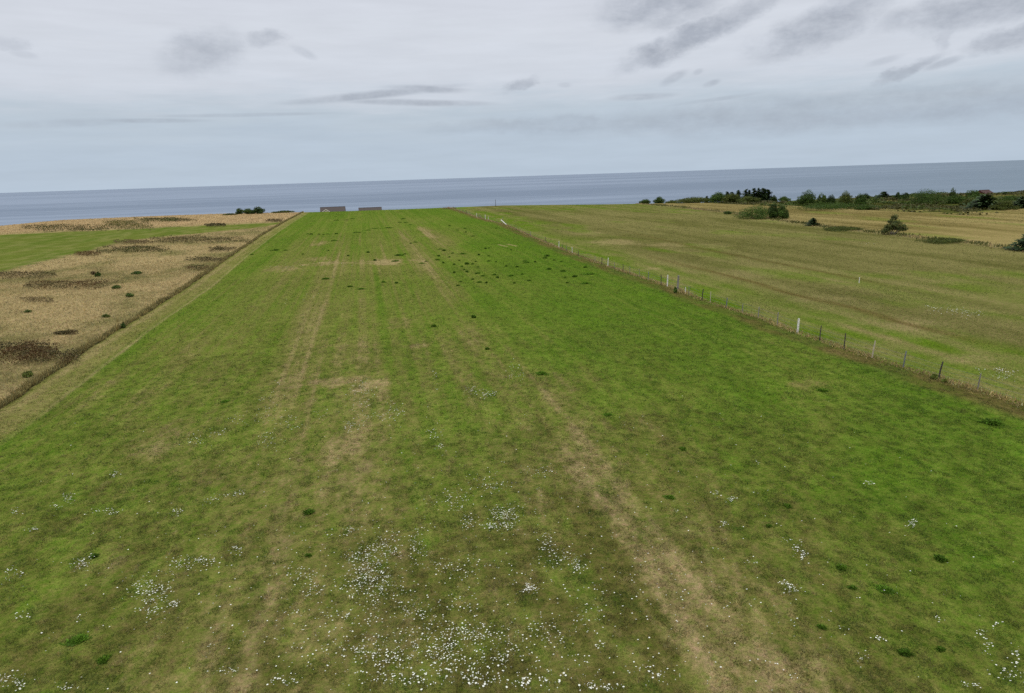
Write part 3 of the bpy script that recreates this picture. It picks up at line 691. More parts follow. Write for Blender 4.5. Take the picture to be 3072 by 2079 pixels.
# ------------------------------------------------------------------ foliage
def leaf_cloud(blobs, n, size, base, seed, lift=.35, shell=.55, var=.24):
    """many leaf-clump faces through a set of ellipsoids (cx,cy,cz,rx,ry,rz)"""
    q = np.random.default_rng(seed); B = np.array(blobs, float)
    w = (B[:, 3] * B[:, 4] * B[:, 5]) ** .67; w /= w.sum()
    b = q.choice(len(B), n, p=w)
    d = q.normal(size=(n, 3)); d /= np.linalg.norm(d, axis=1)[:, None]
    lump = 1 + .22 * np.sin(d[:, 0] * 5 + b) * np.sin(d[:, 1] * 6 + 2 * b) + .15 * np.sin(d[:, 2] * 9 + b * 3)
    rr = (shell + (1 - shell) * q.random(n) ** .6) * lump
    p = B[b, :3] + d * B[b, 3:] * rr[:, None]
    nrm = d + q.normal(0, .55, (n, 3)) + np.array([0, 0, lift]); nrm /= np.linalg.norm(nrm, axis=1)[:, None]
    a = np.cross(nrm, q.normal(size=(n, 3))); a /= np.linalg.norm(a, axis=1)[:, None]
    c = np.cross(nrm, a); s = size * q.uniform(.5, 1.3, n)[:, None]
    V = np.stack([p - a * s, p - c * s * .55, p + a * s, p + c * s * .55], 1)
    V[:, :, 2] = np.maximum(V[:, :, 2], .02)
    clump = np.exp(.34 * np.sin(p[:, 0] * 2.1 + b) * np.sin(p[:, 2] * 2.6 + 1.3 * b) + q.normal(0, var, n))
    hue = 1 + q.normal(0, .12, (n, 1)) * np.array([1.0, .2, -.5])
    cols = np.repeat(np.clip(base * clump[:, None] * hue, .003, .4), 4, 0)
    return V.reshape(-1, 3), np.arange(4 * n).reshape(-1, 4), cols

GREEN = np.array([.042, .076, .0115]); DGREEN = np.array([.026, .048, .009]); LGREEN = np.array([.058, .092, .018]); OLV = np.array([.056, .072, .013]); SPR = np.array([.021, .039, .0115])
_seed = [100]
def shrub(label, px, py, wpx, hpx, base=GREEN, cat='shrub', group=None, name='shrub', lean=0.0, dens=1.0, domes=5, y0=None):
    """a rounded shrub standing at the surveyed pixel; width and height in photo pixels"""
    _seed[0] += 1; q = random.Random(_seed[0])
    p = at(px, py) ; k = mpp(px, py)
    W, Hh = wpx * k * 1.06, hpx * k * 1.12
    r = empty(name, (p[0], p[1], hz(p[0], p[1])), label, cat, group)
    bl = [(0, 0, Hh * .42, W * .30, W * .26, Hh * .46)]
    for j in range(domes):
        t = -1 + 2 * (j + .5) / domes; hgt = Hh * (.92 - .42 * t * t) * q.uniform(.8, 1.08)
        rx = W * q.uniform(.15, .22); rz = hgt * q.uniform(.34, .46)
        bl.append((t * W * .36 + lean * hgt, q.uniform(-.22, .22) * W, hgt - rz, rx, W * q.uniform(.15, .25), rz))
    for j in range(3): bl.append((q.uniform(-.35, .35) * W, q.uniform(-.3, .3) * W, Hh * .2, W * .18, W * .18, Hh * .22))
    size = max(.09, min(.42, .85 * k * 1.6)); n = int(np.clip(dens * 9 * W * Hh / size ** 2 * .7, 300, 7000))
    link('crown', mesh_np('crown', *leaf_cloud(bl, n, size, base, _seed[0])), M_LEAF, r)
    mb = MB()
    for j in range(4):
        e = bl[1 + j % domes]
        mb.tube([(q.uniform(-.08, .08) * W, q.uniform(-.05, .05) * W, -.1), (e[0] * .5, e[1] * .5, e[2] * .5), (e[0], e[1], e[2])], [.06 + .012 * Hh, .05, .02], 5)
    link('stem', mb.mesh('stem'), M_BARK, r)
    return r

def spruce(label, px, py, wpx, hpx, base=SPR, group=None, lean=.0, bare=.06, name='spruce_tree', flag=0.0):
    _seed[0] += 1; q = np.random.default_rng(_seed[0])
    p = at(px, py); k = mpp(px, py); W, Hh = wpx * k * 1.45, hpx * k * .98
    r = empty(name, (p[0], p[1], hz(p[0], p[1])), label, 'tree', group)
    V, C = [], []
    nl = 15
    for l in range(nl):
        f = (l + .3) / nl
        zl = Hh * (bare + (1 - bare) * f); rad = W * .5 * (1 - f) ** .62 * q.uniform(.72, 1.2) + .06 * W
        nb = int(7 + 7 * (1 - f))
        for j in range(nb):
            a = q.uniform(0, 6.283); L = rad * q.uniform(.75, 1.15) * (1 + flag * math.cos(a))
            dr = Hh * .05 * q.uniform(-.3, 1.6)
            m = max(3, int(L / (W * .07)))
            for i in range(m):
                t = (i + q.random()) / m; x = math.cos(a) * L * t; y = math.sin(a) * L * t; zz = zl - dr * t * t + q.normal(0, .02 * Hh)
                s = W * .075 * (1.25 - .6 * t) * q.uniform(.7, 1.3); b = a + q.uniform(-.9, .9)
                dx, dy = math.cos(b) * s, math.sin(b) * s; ex, ey = -math.sin(b) * s * .55, math.cos(b) * s * .55; uz = q.uniform(-.5, .6) * s
                lx = lean * zz
                V += [(x - dx + lx, y - dy, zz - uz), (x - ex + lx, y - ey, zz + .2 * s), (x + dx + lx, y + dy, zz + uz), (x + ex + lx, y + ey, zz - .3 * s)]
                C += [base * math.exp(q.normal(0, .35))] * 4
    V = np.array(V); V[:, 2] = np.maximum(V[:, 2], .03)
    link('crown', mesh_np('crown', V, np.arange(len(V)).reshape(-1, 4), np.array(C)), M_NEEDLE, r)
    mb = MB(); mb.tube([(0, 0, -.15), (lean * Hh * .5, 0, Hh * .5), (lean * Hh, 0, Hh * .99)], [.035 * Hh * .8, .02 * Hh, .004 * Hh], 7)
    link('trunk', mb.mesh('trunk'), M_BARK, r)
    return r

G1 = 'spruces and shrubs in front of the sea'
# far belt, west to east
shrub('small round shrub first on the left of the seaside belt', 1935, 609, 36, 14, GREEN, group=G1)
shrub('taller round shrub next to the small first one of the seaside belt', 1978, 608, 38, 21, GREEN, group=G1)
shrub('low flat shrub right of the two round shrubs', 2014, 606, 40, 12, OLV, group=G1)
spruce('stunted little spruce at the low western end of the spruces', 2061, 603, 20, 21, group=G1, lean=.15)
spruce('second stunted spruce, pointed and leaning slightly to the right', 2091, 602, 20, 24, group=G1, lean=.15)
spruce('third small spruce standing apart left of the mixed thicket', 2117, 603, 20, 28, group=G1, lean=.12)
shrub('long low olive shrub at the feet of the stunted spruces', 2080, 608, 130, 17, OLV, group=G1, domes=11)
shrub('round topped green thicket left of the tall spruces', 2155, 607, 66, 31, GREEN, group=G1, domes=7)
spruce('spruce poking out of the thicket top, left of a pair', 2180, 605, 26, 34, group=G1)
spruce('spruce poking out of the thicket top, right of a pair', 2195, 605, 24, 32, group=G1)
shrub('olive thicket under the pair of poking spruces', 2195, 608, 64, 26, OLV, group=G1, domes=7)
spruce('slim spire shaped spruce at the left of the tall clump', 2214, 607, 24, 37, group=G1)
spruce('tall spruce with a double top in the tall clump', 2236, 606, 26, 39, group=G1)
spruce('narrow spruce squeezed between the double top and the broad one', 2246, 606, 22, 37, group=G1)
spruce('broad dark spruce at the middle of the tall clump', 2260, 606, 30, 42, group=G1)
spruce('dark spruce behind the middle of the tall clump', 2274, 605, 28, 42, group=G1)
spruce('tallest and widest spruce of the tall clump', 2290, 603, 40, 43, group=G1, bare=.02)
spruce('last spruce on the right end of the tall clump', 2303, 603, 30, 38, group=G1)
shrub('green shrub under the broad spruces of the tall clump', 2245, 609, 76, 20, OLV, group=G1, domes=7)
shrub('small dark shrub just right of the tall spruce clump', 2322, 604, 24, 18, DGREEN, group=G1)
shrub('flat topped shrub between the spruce clump and the big round trees', 2353, 604, 34, 15, GREEN, group=G1)
G2 = 'broadleaf trees and shrubs of the seaside thicket'
shrub('big rounded dark tree at the left of the broadleaf thicket', 2424, 617, 56, 44, GREEN, 'tree', G2, 'broadleaf_tree', domes=6)
shrub('pale green windblown bush right of the big rounded tree', 2462, 618, 34, 37, LGREEN, 'tree', G2, 'broadleaf_tree', lean=.1)
shrub('dark round bush in the dip between two taller trees', 2495, 616, 28, 30, DGREEN, group=G2)
shrub('pointed yellow green tree right of the dark dip bush', 2534, 618, 48, 43, OLV * 1.1, 'tree', G2, 'broadleaf_tree', domes=5)
shrub('green shrub leaning right beyond the pointed tree', 2577, 619, 36, 36, GREEN, group=G2, lean=.25)
shrub('dark small bush just behind the leaning shrub', 2597, 602, 26, 21, DGREEN, group=G2)
shrub('wide low hedge like shrub at the foot of the broadleaf trees', 2490, 628, 260, 20, GREEN * .9, group=G2, domes=16)
shrub('low shrub trailing to the right at the field edge', 2605, 629, 70, 14, GREEN * .9, group=G2, domes=7)
spruce('bushy twin topped spruce beside the pale grass opening', 2651, 599, 36, 24, group=G2, bare=.02)
shrub('far low shrub left of the bushy spruce', 2628, 598, 26, 12, DGREEN, group=G2)
shrub('left of two dark round bushes past the bushy spruce', 2692, 600, 26, 22, DGREEN, group=G2)
shrub('right of two dark round bushes past the bushy spruce', 2714, 601, 28, 23, DGREEN, group=G2)
shrub('very large dome shaped willow bush, biggest of the thicket', 2779, 613, 138, 42, GREEN * .85, 'tree', G2, 'broadleaf_tree', domes=9)
shrub('slender windblown tree rising above the thicket', 2854, 606, 24, 40, LGREEN * .8, 'tree', G2, 'broadleaf_tree', lean=.1, domes=3)
shrub('green shrub under the slender windblown tree', 2868, 611, 50, 27, GREEN, group=G2)
shrub('sloping green bush that half hides the red building', 2920, 600, 56, 28, GREEN, group=G2, lean=.2)
spruce('wide dark spruce with low spreading branches near the picture edge', 2948, 626, 70, 42, group=G2, bare=.0)
shrub('yellow green shrub right of the wide dark spruce', 3010, 629, 64, 27, OLV, group=G2, domes=5)
spruce('dark spruce cut by the picture edge behind the yellow green shrub', 3062, 624, 44, 34, group=G2, bare=.0)
shrub('small round bush on the skyline right of the red building', 3014, 584, 16, 9, DGREEN, group=G2)
shrub('olive bush between the willow dome and the wide spruce', 2905, 618, 60, 22, OLV, group=G2)
shrub('low bush behind the yellow green shrub', 3035, 606, 60, 18, GREEN, group=G2)
# boundary between the two right fields
shrub('long leafy shrub thicket on the boundary of the pale field', 2268, 656, 124, 38, GREEN * 1.1, group='shrubs on the field boundary', domes=9, dens=2)
shrub('dark round bush at the right end of the boundary thicket', 2320, 655, 40, 46, DGREEN * 1.1, group='shrubs on the field boundary', domes=4)
shrub('lighter round bush right beside the dark round bush', 2348, 656, 40, 38, GREEN, group='shrubs on the field boundary', domes=4)
shrub('tiny low bush left of the boundary thicket', 2183, 642, 30, 9, GREEN, group='shrubs on the field boundary')
shrub('low green weeds under the small boundary spruce', 2520, 690, 120, 10, OLV, group='shrubs on the field boundary', domes=10, cat='weeds', name='weed_clump')
shrub('low weeds along the boundary right of the windswept tree', 2830, 727, 160, 11, OLV * .9, group='shrubs on the field boundary', domes=12, cat='weeds', name='weed_clump')
spruce('little spruce alone on the boundary strip', 2438, 677, 28, 24, group='shrubs on the field boundary')
spruce('dark green spruce cut off by the right picture edge', 3082, 752, 72, 52, group='shrubs on the field boundary', bare=.0)
# clump by the far left corner of the hay field
G3 = 'shrub clump by the far meadow'
shrub('left bush of the dark clump on the meadow skyline', 720, 642, 24, 17, GREEN * .8, group=G3, domes=3)
shrub('middle low bush of the dark clump on the meadow skyline', 745, 642, 36, 16, GREEN * .9, group=G3)
shrub('right and tallest bush of the dark clump on the meadow skyline', 775, 641, 42, 21, DGREEN, group=G3)
shrub('low fringe of scrub right of the dark meadow clump', 850, 638, 70, 6, OLV * .8, group=G3, domes=8)
shrub('low fringe of scrub left of the dark meadow clump', 690, 645, 40, 5, OLV * .8, group=G3)

# windswept tree on the boundary
def windswept():
    p = at(2678, 703); k = mpp(2678, 703); q = random.Random(4)
    r = empty('windswept_tree', (p[0], p[1], 0), 'lone windswept tree with grey bare stems, leaning right, on the field boundary', 'tree')
    W, Hh = 74 * k, 53 * k
    bl = [(.02 * W, 0, .55 * Hh, W * .26, W * .22, Hh * .24), (-.12 * W, 0, .4 * Hh, W * .3, W * .22, Hh * .16), (.18 * W, 0, .36 * Hh, W * .26, W * .22, Hh * .16)]; stems = MB()
    tips = [(-.40, .30), (-.28, .48), (-.12, .55), (.02, .70), (.12, .88), (.20, .66), (.30, .50), (.42, .30), (.05, .40), (-.2, .3), (.25, .28), (-.33, .2), (.14, .98)]
    for tx, tz in tips:
        yy_ = q.uniform(-.22, .22) * W
        stems.tube([(q.uniform(-.08, .04) * W, yy_ * .1, -.1), (tx * W * .35, yy_ * .5, tz * Hh * .35), (tx * W * .8, yy_, tz * Hh * .8)], [.07, .05, .02], 5)
        bl.append((tx * W, yy_, tz * Hh, W * .15, W * .15, Hh * .13))
    link('crown', mesh_np('crown', *leaf_cloud(bl, 3400, .16, np.array([.060, .074, .021]), 77, shell=.15)), M_LEAF, r)
    link('trunk', stems.mesh('trunk'), plain('grey_bark', (.24, .21, .17), .9, .3, 6), r)
windswept()

# scrub floor of the thicket, one uncountable mass
def scrub_floor():
    x = RNG.uniform(128, 330, 110000); y = RNG.uniform(150, 330, 110000)
    sl = shrub_line(x); k = in_view(x, y) & (y > sl - .5) & (y < edge(x) + 4) & (fbm(x, y, 10, 3, 301) > .36)
    x, y = x[k], y[k]; n = len(x)
    hh = (.1 + 1.15 * sstep(.3, .75, fbm(x, y, 7, 3, 305))) * RNG.random(n) ** .5 * sstep(2, -10, y - edge(x) - 2)
    d = RNG.normal(size=(n, 3)); d[:, 2] = np.abs(d[:, 2]) + 1.2; d /= np.linalg.norm(d, axis=1)[:, None]
    a = np.cross(d, RNG.normal(size=(n, 3))); a /= np.linalg.norm(a, axis=1)[:, None]; c = np.cross(d, a)
    s_ = RNG.uniform(.25, .55, n)[:, None]; p = np.stack([x, y, height(x, y) + hh], 1)
    V = np.stack([p - a * s_, p - c * s_ * .6, p + a * s_, p + c * s_ * .6], 1).reshape(-1, 3)
    mixv = fbm(x, y, 14, 2, 309)[:, None]
    col = np.where(mixv > .52, np.array([.044, .066, .011]), np.array([.055, .055, .015])) * np.exp(RNG.normal(0, .2, n))[:, None]
    o = link('undergrowth', mesh_np('undergrowth', V, np.arange(4 * n).reshape(-1, 4), np.repeat(col, 4, 0)), M_LEAF)
    tag(o, 'low green and brown undergrowth covering the ground between the seaside shrubs', 'undergrowth', kind='stuff')
scrub_floor()

# ------------------------------------------------------------------ heather and weeds in the left meadow
def heath(label, x0, x1, y0, y1, h, base, n, cat='heather patch', name='heather_patch', group='dark low scrub patches in the dry meadow', size=None, thr=.42, second=None):
    _seed[0] += 1
    cx, cy = (x0 + x1) / 2, (y0 + y1) / 2
    k = mpp(cx, y1); yt = min(y0 + h / k * .8, y1 - 2)
    q = np.random.default_rng(_seed[0])
    a = at(x0, (yt + y1) / 2); b = at(x1, (yt + y1) / 2); dep = abs(at(cx, yt)[1] - at(cx, y1)[1]) / 2
    c = (a + b) / 2; ang = math.atan2(b[1] - a[1], b[0] - a[0]); L = np.hypot(*(b - a)[:2]) / 2
    u_ = q.uniform(-1, 1, n * 4); v_ = q.uniform(-1, 1, n * 4)
    # the patch keeps the slant of the sight line across it
    X = c[0] + u_ * L * math.cos(ang); Y = c[1] + u_ * L * math.sin(ang); Dv = c[:2] / np.hypot(*c[:2])
    X = X + v_ * dep * Dv[0]; Y = Y + v_ * dep * Dv[1]
    e = np.hypot(u_, v_) * .9 + (fbm(X, Y, max(1.2, L * .22), 3, _seed[0]) - .5) * 2.2
    kk = (e < .95 - .75 * q.random(len(e)) ** 3); X, Y, e = X[kk][:n], Y[kk][:n], e[kk][:n]; m = len(X)
    sz = size or max(.08, k * 1.8)
    dome = (.35 + .65 * np.clip(1 - e, 0, 1) ** .5) * (.5 + fbm(X, Y, 1.6, 3, _seed[0] + 7))
    Z = h * dome * q.random(m) ** .45
    d = q.normal(size=(m, 3)); d[:, 2] = np.abs(d[:, 2]) + .2; d /= np.linalg.norm(d, axis=1)[:, None]
    aa = np.cross(d, q.normal(size=(m, 3))); aa /= np.linalg.norm(aa, axis=1)[:, None]; cc = np.cross(d, aa)
    s_ = sz * q.uniform(.5, 1.3, m)[:, None]
    o3 = np.array([c[0], c[1], hz(c[0], c[1])])
    p = np.stack([X - o3[0], Y - o3[1], Z], 1)
    V = np.stack([p - aa * s_, p - cc * s_ * .55, p + aa * s_, p + cc * s_ * .55], 1); V[:, :, 2] = np.maximum(V[:, :, 2], .02)
    col = np.tile(base, (m, 1))
    if second is not None:
        f_ = (fbm(X, Y, max(1.2, L * .3), 2, _seed[0] + 3) > .5); col[f_] = second
    st_ = q.random(m) < .16 + .5 * np.clip(e - .3, 0, 1); col[st_] = MEADOW * .62
    col = col * np.exp(q.normal(0, .28, m))[:, None]
    ob = link(name, mesh_np(name, V.reshape(-1, 3), np.arange(4 * m).reshape(-1, 4), np.repeat(np.clip(col, .003, .4), 4, 0)), M_LEAF, loc=o3)
    return tag(ob, label, cat, group)
HB = np.array([.066, .038, .013]); HD = np.array([.042, .039, .013]); HG = np.array([.052, .062, .014]); HM = np.array([.095, .070, .032]); HY = np.array([.085, .088, .016])
heath('long dark brown heather patch in the middle of the dry meadow', 72, 372, 832, 872, .7, HD, 4200, second=HB)
heath('biggest rust brown heather patch at the left picture edge', -60, 235, 1010, 1100, .8, HB, 6500, second=HD)
heath('small dark heather strip above the rust brown patch', 140, 236, 988, 1006, .5, HD, 900, second=HM)
heath('dark green scrub band across the meadow near the mown strip', 290, 512, 733, 760, .7, HG * .8, 3000, second=HD)
heath('rust brown tail left of the dark green scrub band', 222, 305, 752, 770, .6, HB * 1.2, 900)
heath('long olive scrub band running to the hay field edge', 447, 764, 704, 732, .8, HD * 1.2, 3400, second=HM * .9)
heath('dull brown scrub patch below the long olive band', 625, 712, 736, 757, .6, HM * .8, 1000, second=HD)
heath('dark scrub patch beside the track in the middle distance', 552, 670, 766, 787, .6, HD * 1.2, 1200, second=HM * .8)
heath('small brown scrub patch below it close to the track', 550, 632, 792, 815, .6, HB, 900, second=HG * .7)
heath('greyish brown scrub along the near side of the green strip', -30, 172, 808, 840, .6, HM * .75, 2200, second=HD * 1.3)
heath('faint thin scrub streak in the near dry meadow', 60, 160, 888, 910, .35, HM * .9, 700)
heath('purplish brown scrub at the corner of the green strip', 340, 460, 716, 735, .6, HM, 1200)
heath('long dark green scrub streak on the far coastal grass', 60, 320, 668, 696, .9, HG * .7, 2600, second=HD * 1.2)
heath('yellow green scrub spread on the far coastal grass', 300, 455, 654, 692, 1.0, HY, 3000, second=HG)
heath('dark scrub on the meadow skyline', 400, 590, 651, 667, .9, HD * 1.3, 2200, second=HG)
heath('small dark scrub streak by the far end of the green strip', 612, 678, 668, 682, .9, HD, 900)
heath('brown scrub streak on the pale far meadow near the hay field', 796, 850, 655, 667, .6, HM * .8, 500)
W_ = 'green weeds in the dry meadow'
for lab, px, py, w, h, c in [('bright green weed clump below the long heather patch', 351, 866, 28, 11, LGREEN), ('bright green weed clump right of and below the first one', 389, 891, 28, 11, LGREEN),
                          ('tiny green weed near the left picture edge', 85, 938, 20, 9, LGREEN), ('small yellow green weed close to the track', 318, 952, 24, 10, OLV * 1.3), ('yellowish weed in the nearest dry meadow', 85, 1130, 32, 18, OLV * 1.5),
                          ('flat dark green weed in the upper dry meadow', 412, 822, 34, 9, GREEN)]:
    shrub(lab, px, py, w, h, c, 'weed', W_, 'weed_clump', domes=4)
shrub('small dark green bush above the long heather patch', 296, 829, 18, 16, GREEN, 'shrub', None, domes=3)
shrub('small grey leafless bush beside the dark green one', 280, 824, 18, 13, HM, 'shrub', None, domes=3, dens=.5)
shrub('small green bush on the track edge beside a thin white stake', 372, 984, 15, 17, GREEN * .8, 'shrub', None, domes=3)

# reddish leafless shrub at the far end of the fence
def red_shrub():
    p = at(1346, 627); mb = MB(); q = random.Random(9)
    r = empty('bare_shrub', (p[0], p[1], hz(p[0], p[1])), 'reddish leafless shrub at the far end of the wire fence', 'shrub')
    for j in range(70):
        x = q.uniform(-3.4, 3.4); h = q.uniform(.7, 1.5) * (1 - (x / 5) ** 2)
        mb.tube([(x, q.uniform(-.8, .8), -.1), (x + q.uniform(-.2, .2), q.uniform(-.8, .8), h * .6), (x + q.uniform(-.4, .4), q.uniform(-.8, .8), h)], [.05, .035, .012], 4)
    link('stem', mb.mesh('stem'), plain('red_twigs', (.17, .10, .075), .9, .3, 3), r)
red_shrub()

# small plants at the fence foot
shrub('dark leafy weed at the foot of the tall grey fence post', 2026, 879, 13, 18, GREEN * 1.5, 'weed', 'weeds at the fence foot', 'weed_clump', domes=4, dens=2.5)
shrub('olive weed at the foot of a dark leaning fence post', 2803, 1136, 20, 15, OLV * 1.9, 'weed', 'weeds at the fence foot', 'weed_clump', domes=5, dens=3)
shrub('smaller olive weed just right of the dark leaning fence post', 2832, 1146, 14, 10, OLV * 2.1, 'weed', 'weeds at the fence foot', 'weed_clump', domes=4, dens=3)

# ------------------------------------------------------------------ wire fence
POSTS = [  # base px, base py, top px, top py, look, thickness
 (2937, 1171, 2942, 1119, 'g', .07), (2813, 1136, 2823, 1085, 'd', .10), (2710, 1102, 2716, 1053, 'b', .09), (2612, 1074, 2619, 1023, 'p', .09), (2531, 1046, 2532, 1000, 'd', .09), (2456, 1022, 2459, 977, 'd', .09),
 (2391, 1000, 2392, 956, 'w', .16), (2331, 976, 2332, 937, 'g', .10), (2275, 953, 2277, 921, 'g', .09), (2225, 938, 2226, 912, 'g', .09), (2178, 923, 2180, 894, 'b', .10), (2140, 906, 2141, 874, 'p', .08), (2099, 902, 2103, 868, 'd', .10),
 (2067, 884, 2067, 858, 'b', .06), (2053, 880, 2054, 862, 'w', .10), (2033, 869, 2035, 827, 'G', .24), (1999, 859, 2000, 826, 'w', .16), (1971, 855, 1971, 826, 'd', .10), (1942, 840, 1943, 815, 'b', .07), (1916, 831, 1916, 806, 'g', .06), (1890, 821, 1890, 799, 'g', .06), (1867, 815, 1867, 793, 'd', .09),
 (1843, 806, 1843, 787, 'g', .07), (1822, 799, 1823, 774, 'w', .13), (1803, 793, 1803, 772, 'd', .11), (1786, 785, 1786, 770, 'g', .09), (1734, 768, 1734, 753, 'd', .10), (1718, 760, 1718, 742, 'w', .11), (1703, 753, 1703, 738, 'g', .07), (1689, 748, 1689, 735, 'd', .10), (1675, 745, 1675, 725, 'w', .13),
 (1636, 727, 1636, 711, 'd', .09), (1592, 708, 1592, 694, 'g', .09), (1514, 671, 1514, 651, 'g', .13), (1465, 661, 1465, 650, 'w', .15), (1453, 659, 1453, 645, 'w', .2), (1443, 655, 1443, 645, 'g', .15), (1438, 654, 1438, 643, 'g', .15), (1433, 653, 1433, 642, 'g', .18), (1428, 652, 1428, 640, 'w', .18),
 (1408, 643, 1408, 633, 'g', .16), (1400, 641, 1400, 632, 'g', .18), (1396, 640, 1396, 631, 'd', .16), (1388, 637, 1388, 629, 'g', .16), (1378, 634, 1378, 626, 'g', .15), (1366, 630, 1366, 622, 'd', .15)]
PM = {'g': M_WOODG, 'd': M_WOODD, 'b': M_BLUEG, 'p': M_WOODT, 'w': M_WHITE, 'G': M_WOODG}
LB = {'w': 'white painted post', 'd': 'dark wooden post', 'p': 'pale unpainted wooden post', 'b': 'thin blue grey post', 'G': 'thick tall grey straining post'}
fo = at(2391, 1000)
fence = empty('wire_fence', (fo[0], fo[1], 0), 'long fence of mixed wooden posts and thin wire along the hay field', 'fence')
tops = []
for bx, by, tx, ty, lk, th in POSTS:
    p = at(bx, by); k = mpp(bx, by); h = min(max((by - ty) * k * 1.03, .7), 2.2)
    x = float(xf(p[1])) + (p[0] - float(xf(p[1]))) * .3; dx = (tx - bx) * k + random.uniform(-.02, .02)
    z0 = hz(x, p[1]); mb = MB(); th = th * random.uniform(.9, 1.05); r_ = th / 2
    # slightly irregular, with a bevelled top
    mb.tube([(x, p[1], z0 - .3), (x + dx * .5 + random.uniform(-.01, .01), p[1] + random.uniform(-.01, .01), z0 + h * .5), (x + dx * .97, p[1], z0 + h * .97), (x + dx, p[1], z0 + h)], [r_ * 1.05, r_ * 1.1, r_, r_ * .65], 8 if lk != 'w' else 4)
    me = mb.mesh('post')
    for v in me.vertices: v.co -= Vector((fo[0], fo[1], 0))
    o = link('post', me, PM[lk], fence)
    if lk in LB: o['label'] = LB[lk]
    tops.append((x, p[1], z0, min(h, 1.25)))
tops.sort(key=lambda t: t[1])
x0, y0, z0, h0 = tops[0]
tops.insert(0, (float(xf(24.)), 24.0, z0, h0))
for frac in (.92, .62, .32):
    mb = MB(); P = []
    for i, (x, y, z, h) in enumerate(tops):
        P.append((x - fo[0] - .03, y - fo[1], z + 1.05 * frac))
    mb.tube(P, [.006 + .00003 * t[1] for t in tops], 4)
    link('wire', mb.mesh('wire'), M_WIRE, fence)
p0 = at(1510, 662); p1 = at(1522, 673)
mb = MB(); cx = float(xf(p1[1]))
mb.tube([(cx - .9 - fo[0], p1[1] - fo[1] + 1, 1.35), (cx + .25 - fo[0], p1[1] - fo[1] - 1.5, 0)], [.13, .13], 4)
b_ = link('brace', mb.mesh('brace'), M_WHITE, fence); b_['label'] = 'white board leaning against the fence'

# single poles and stakes
def pole(name, label, cat, px, py, tpy, r, mat, cap=False):
    p = at(px, py); k = mpp(px, py); h = (py - tpy) * k; z0 = hz(p[0], p[1])
    o = empty(name, (p[0], p[1], z0), label, cat)
    mb = MB(); mb.tube([(0, 0, -.3), (.01, 0, h * .5), (0, 0, h)], [r * 1.1, r, r * .85], 8)
    link('post', mb.mesh('post'), mat, o)
    if cap:
        mb = MB(); mb.box((0, 0, h * .93), (r * 5, r * 1.5, r * 2.2)); link('crossbar', mb.mesh('crossbar'), mat, o)
    return o
pole('wooden_pole', 'tall thin dark pole standing on the crest against the sea', 'pole', 1487, 620, 599, .10, M_WOODD)
pole('marker_stake', 'short white stake alone in the grazed field', 'stake', 2577, 849, 832, .045, M_WHITE)
pole('garden_stake', 'thin whitish stake by the small bush on the track edge', 'stake', 361, 983, 974, .035, M_WHITE)

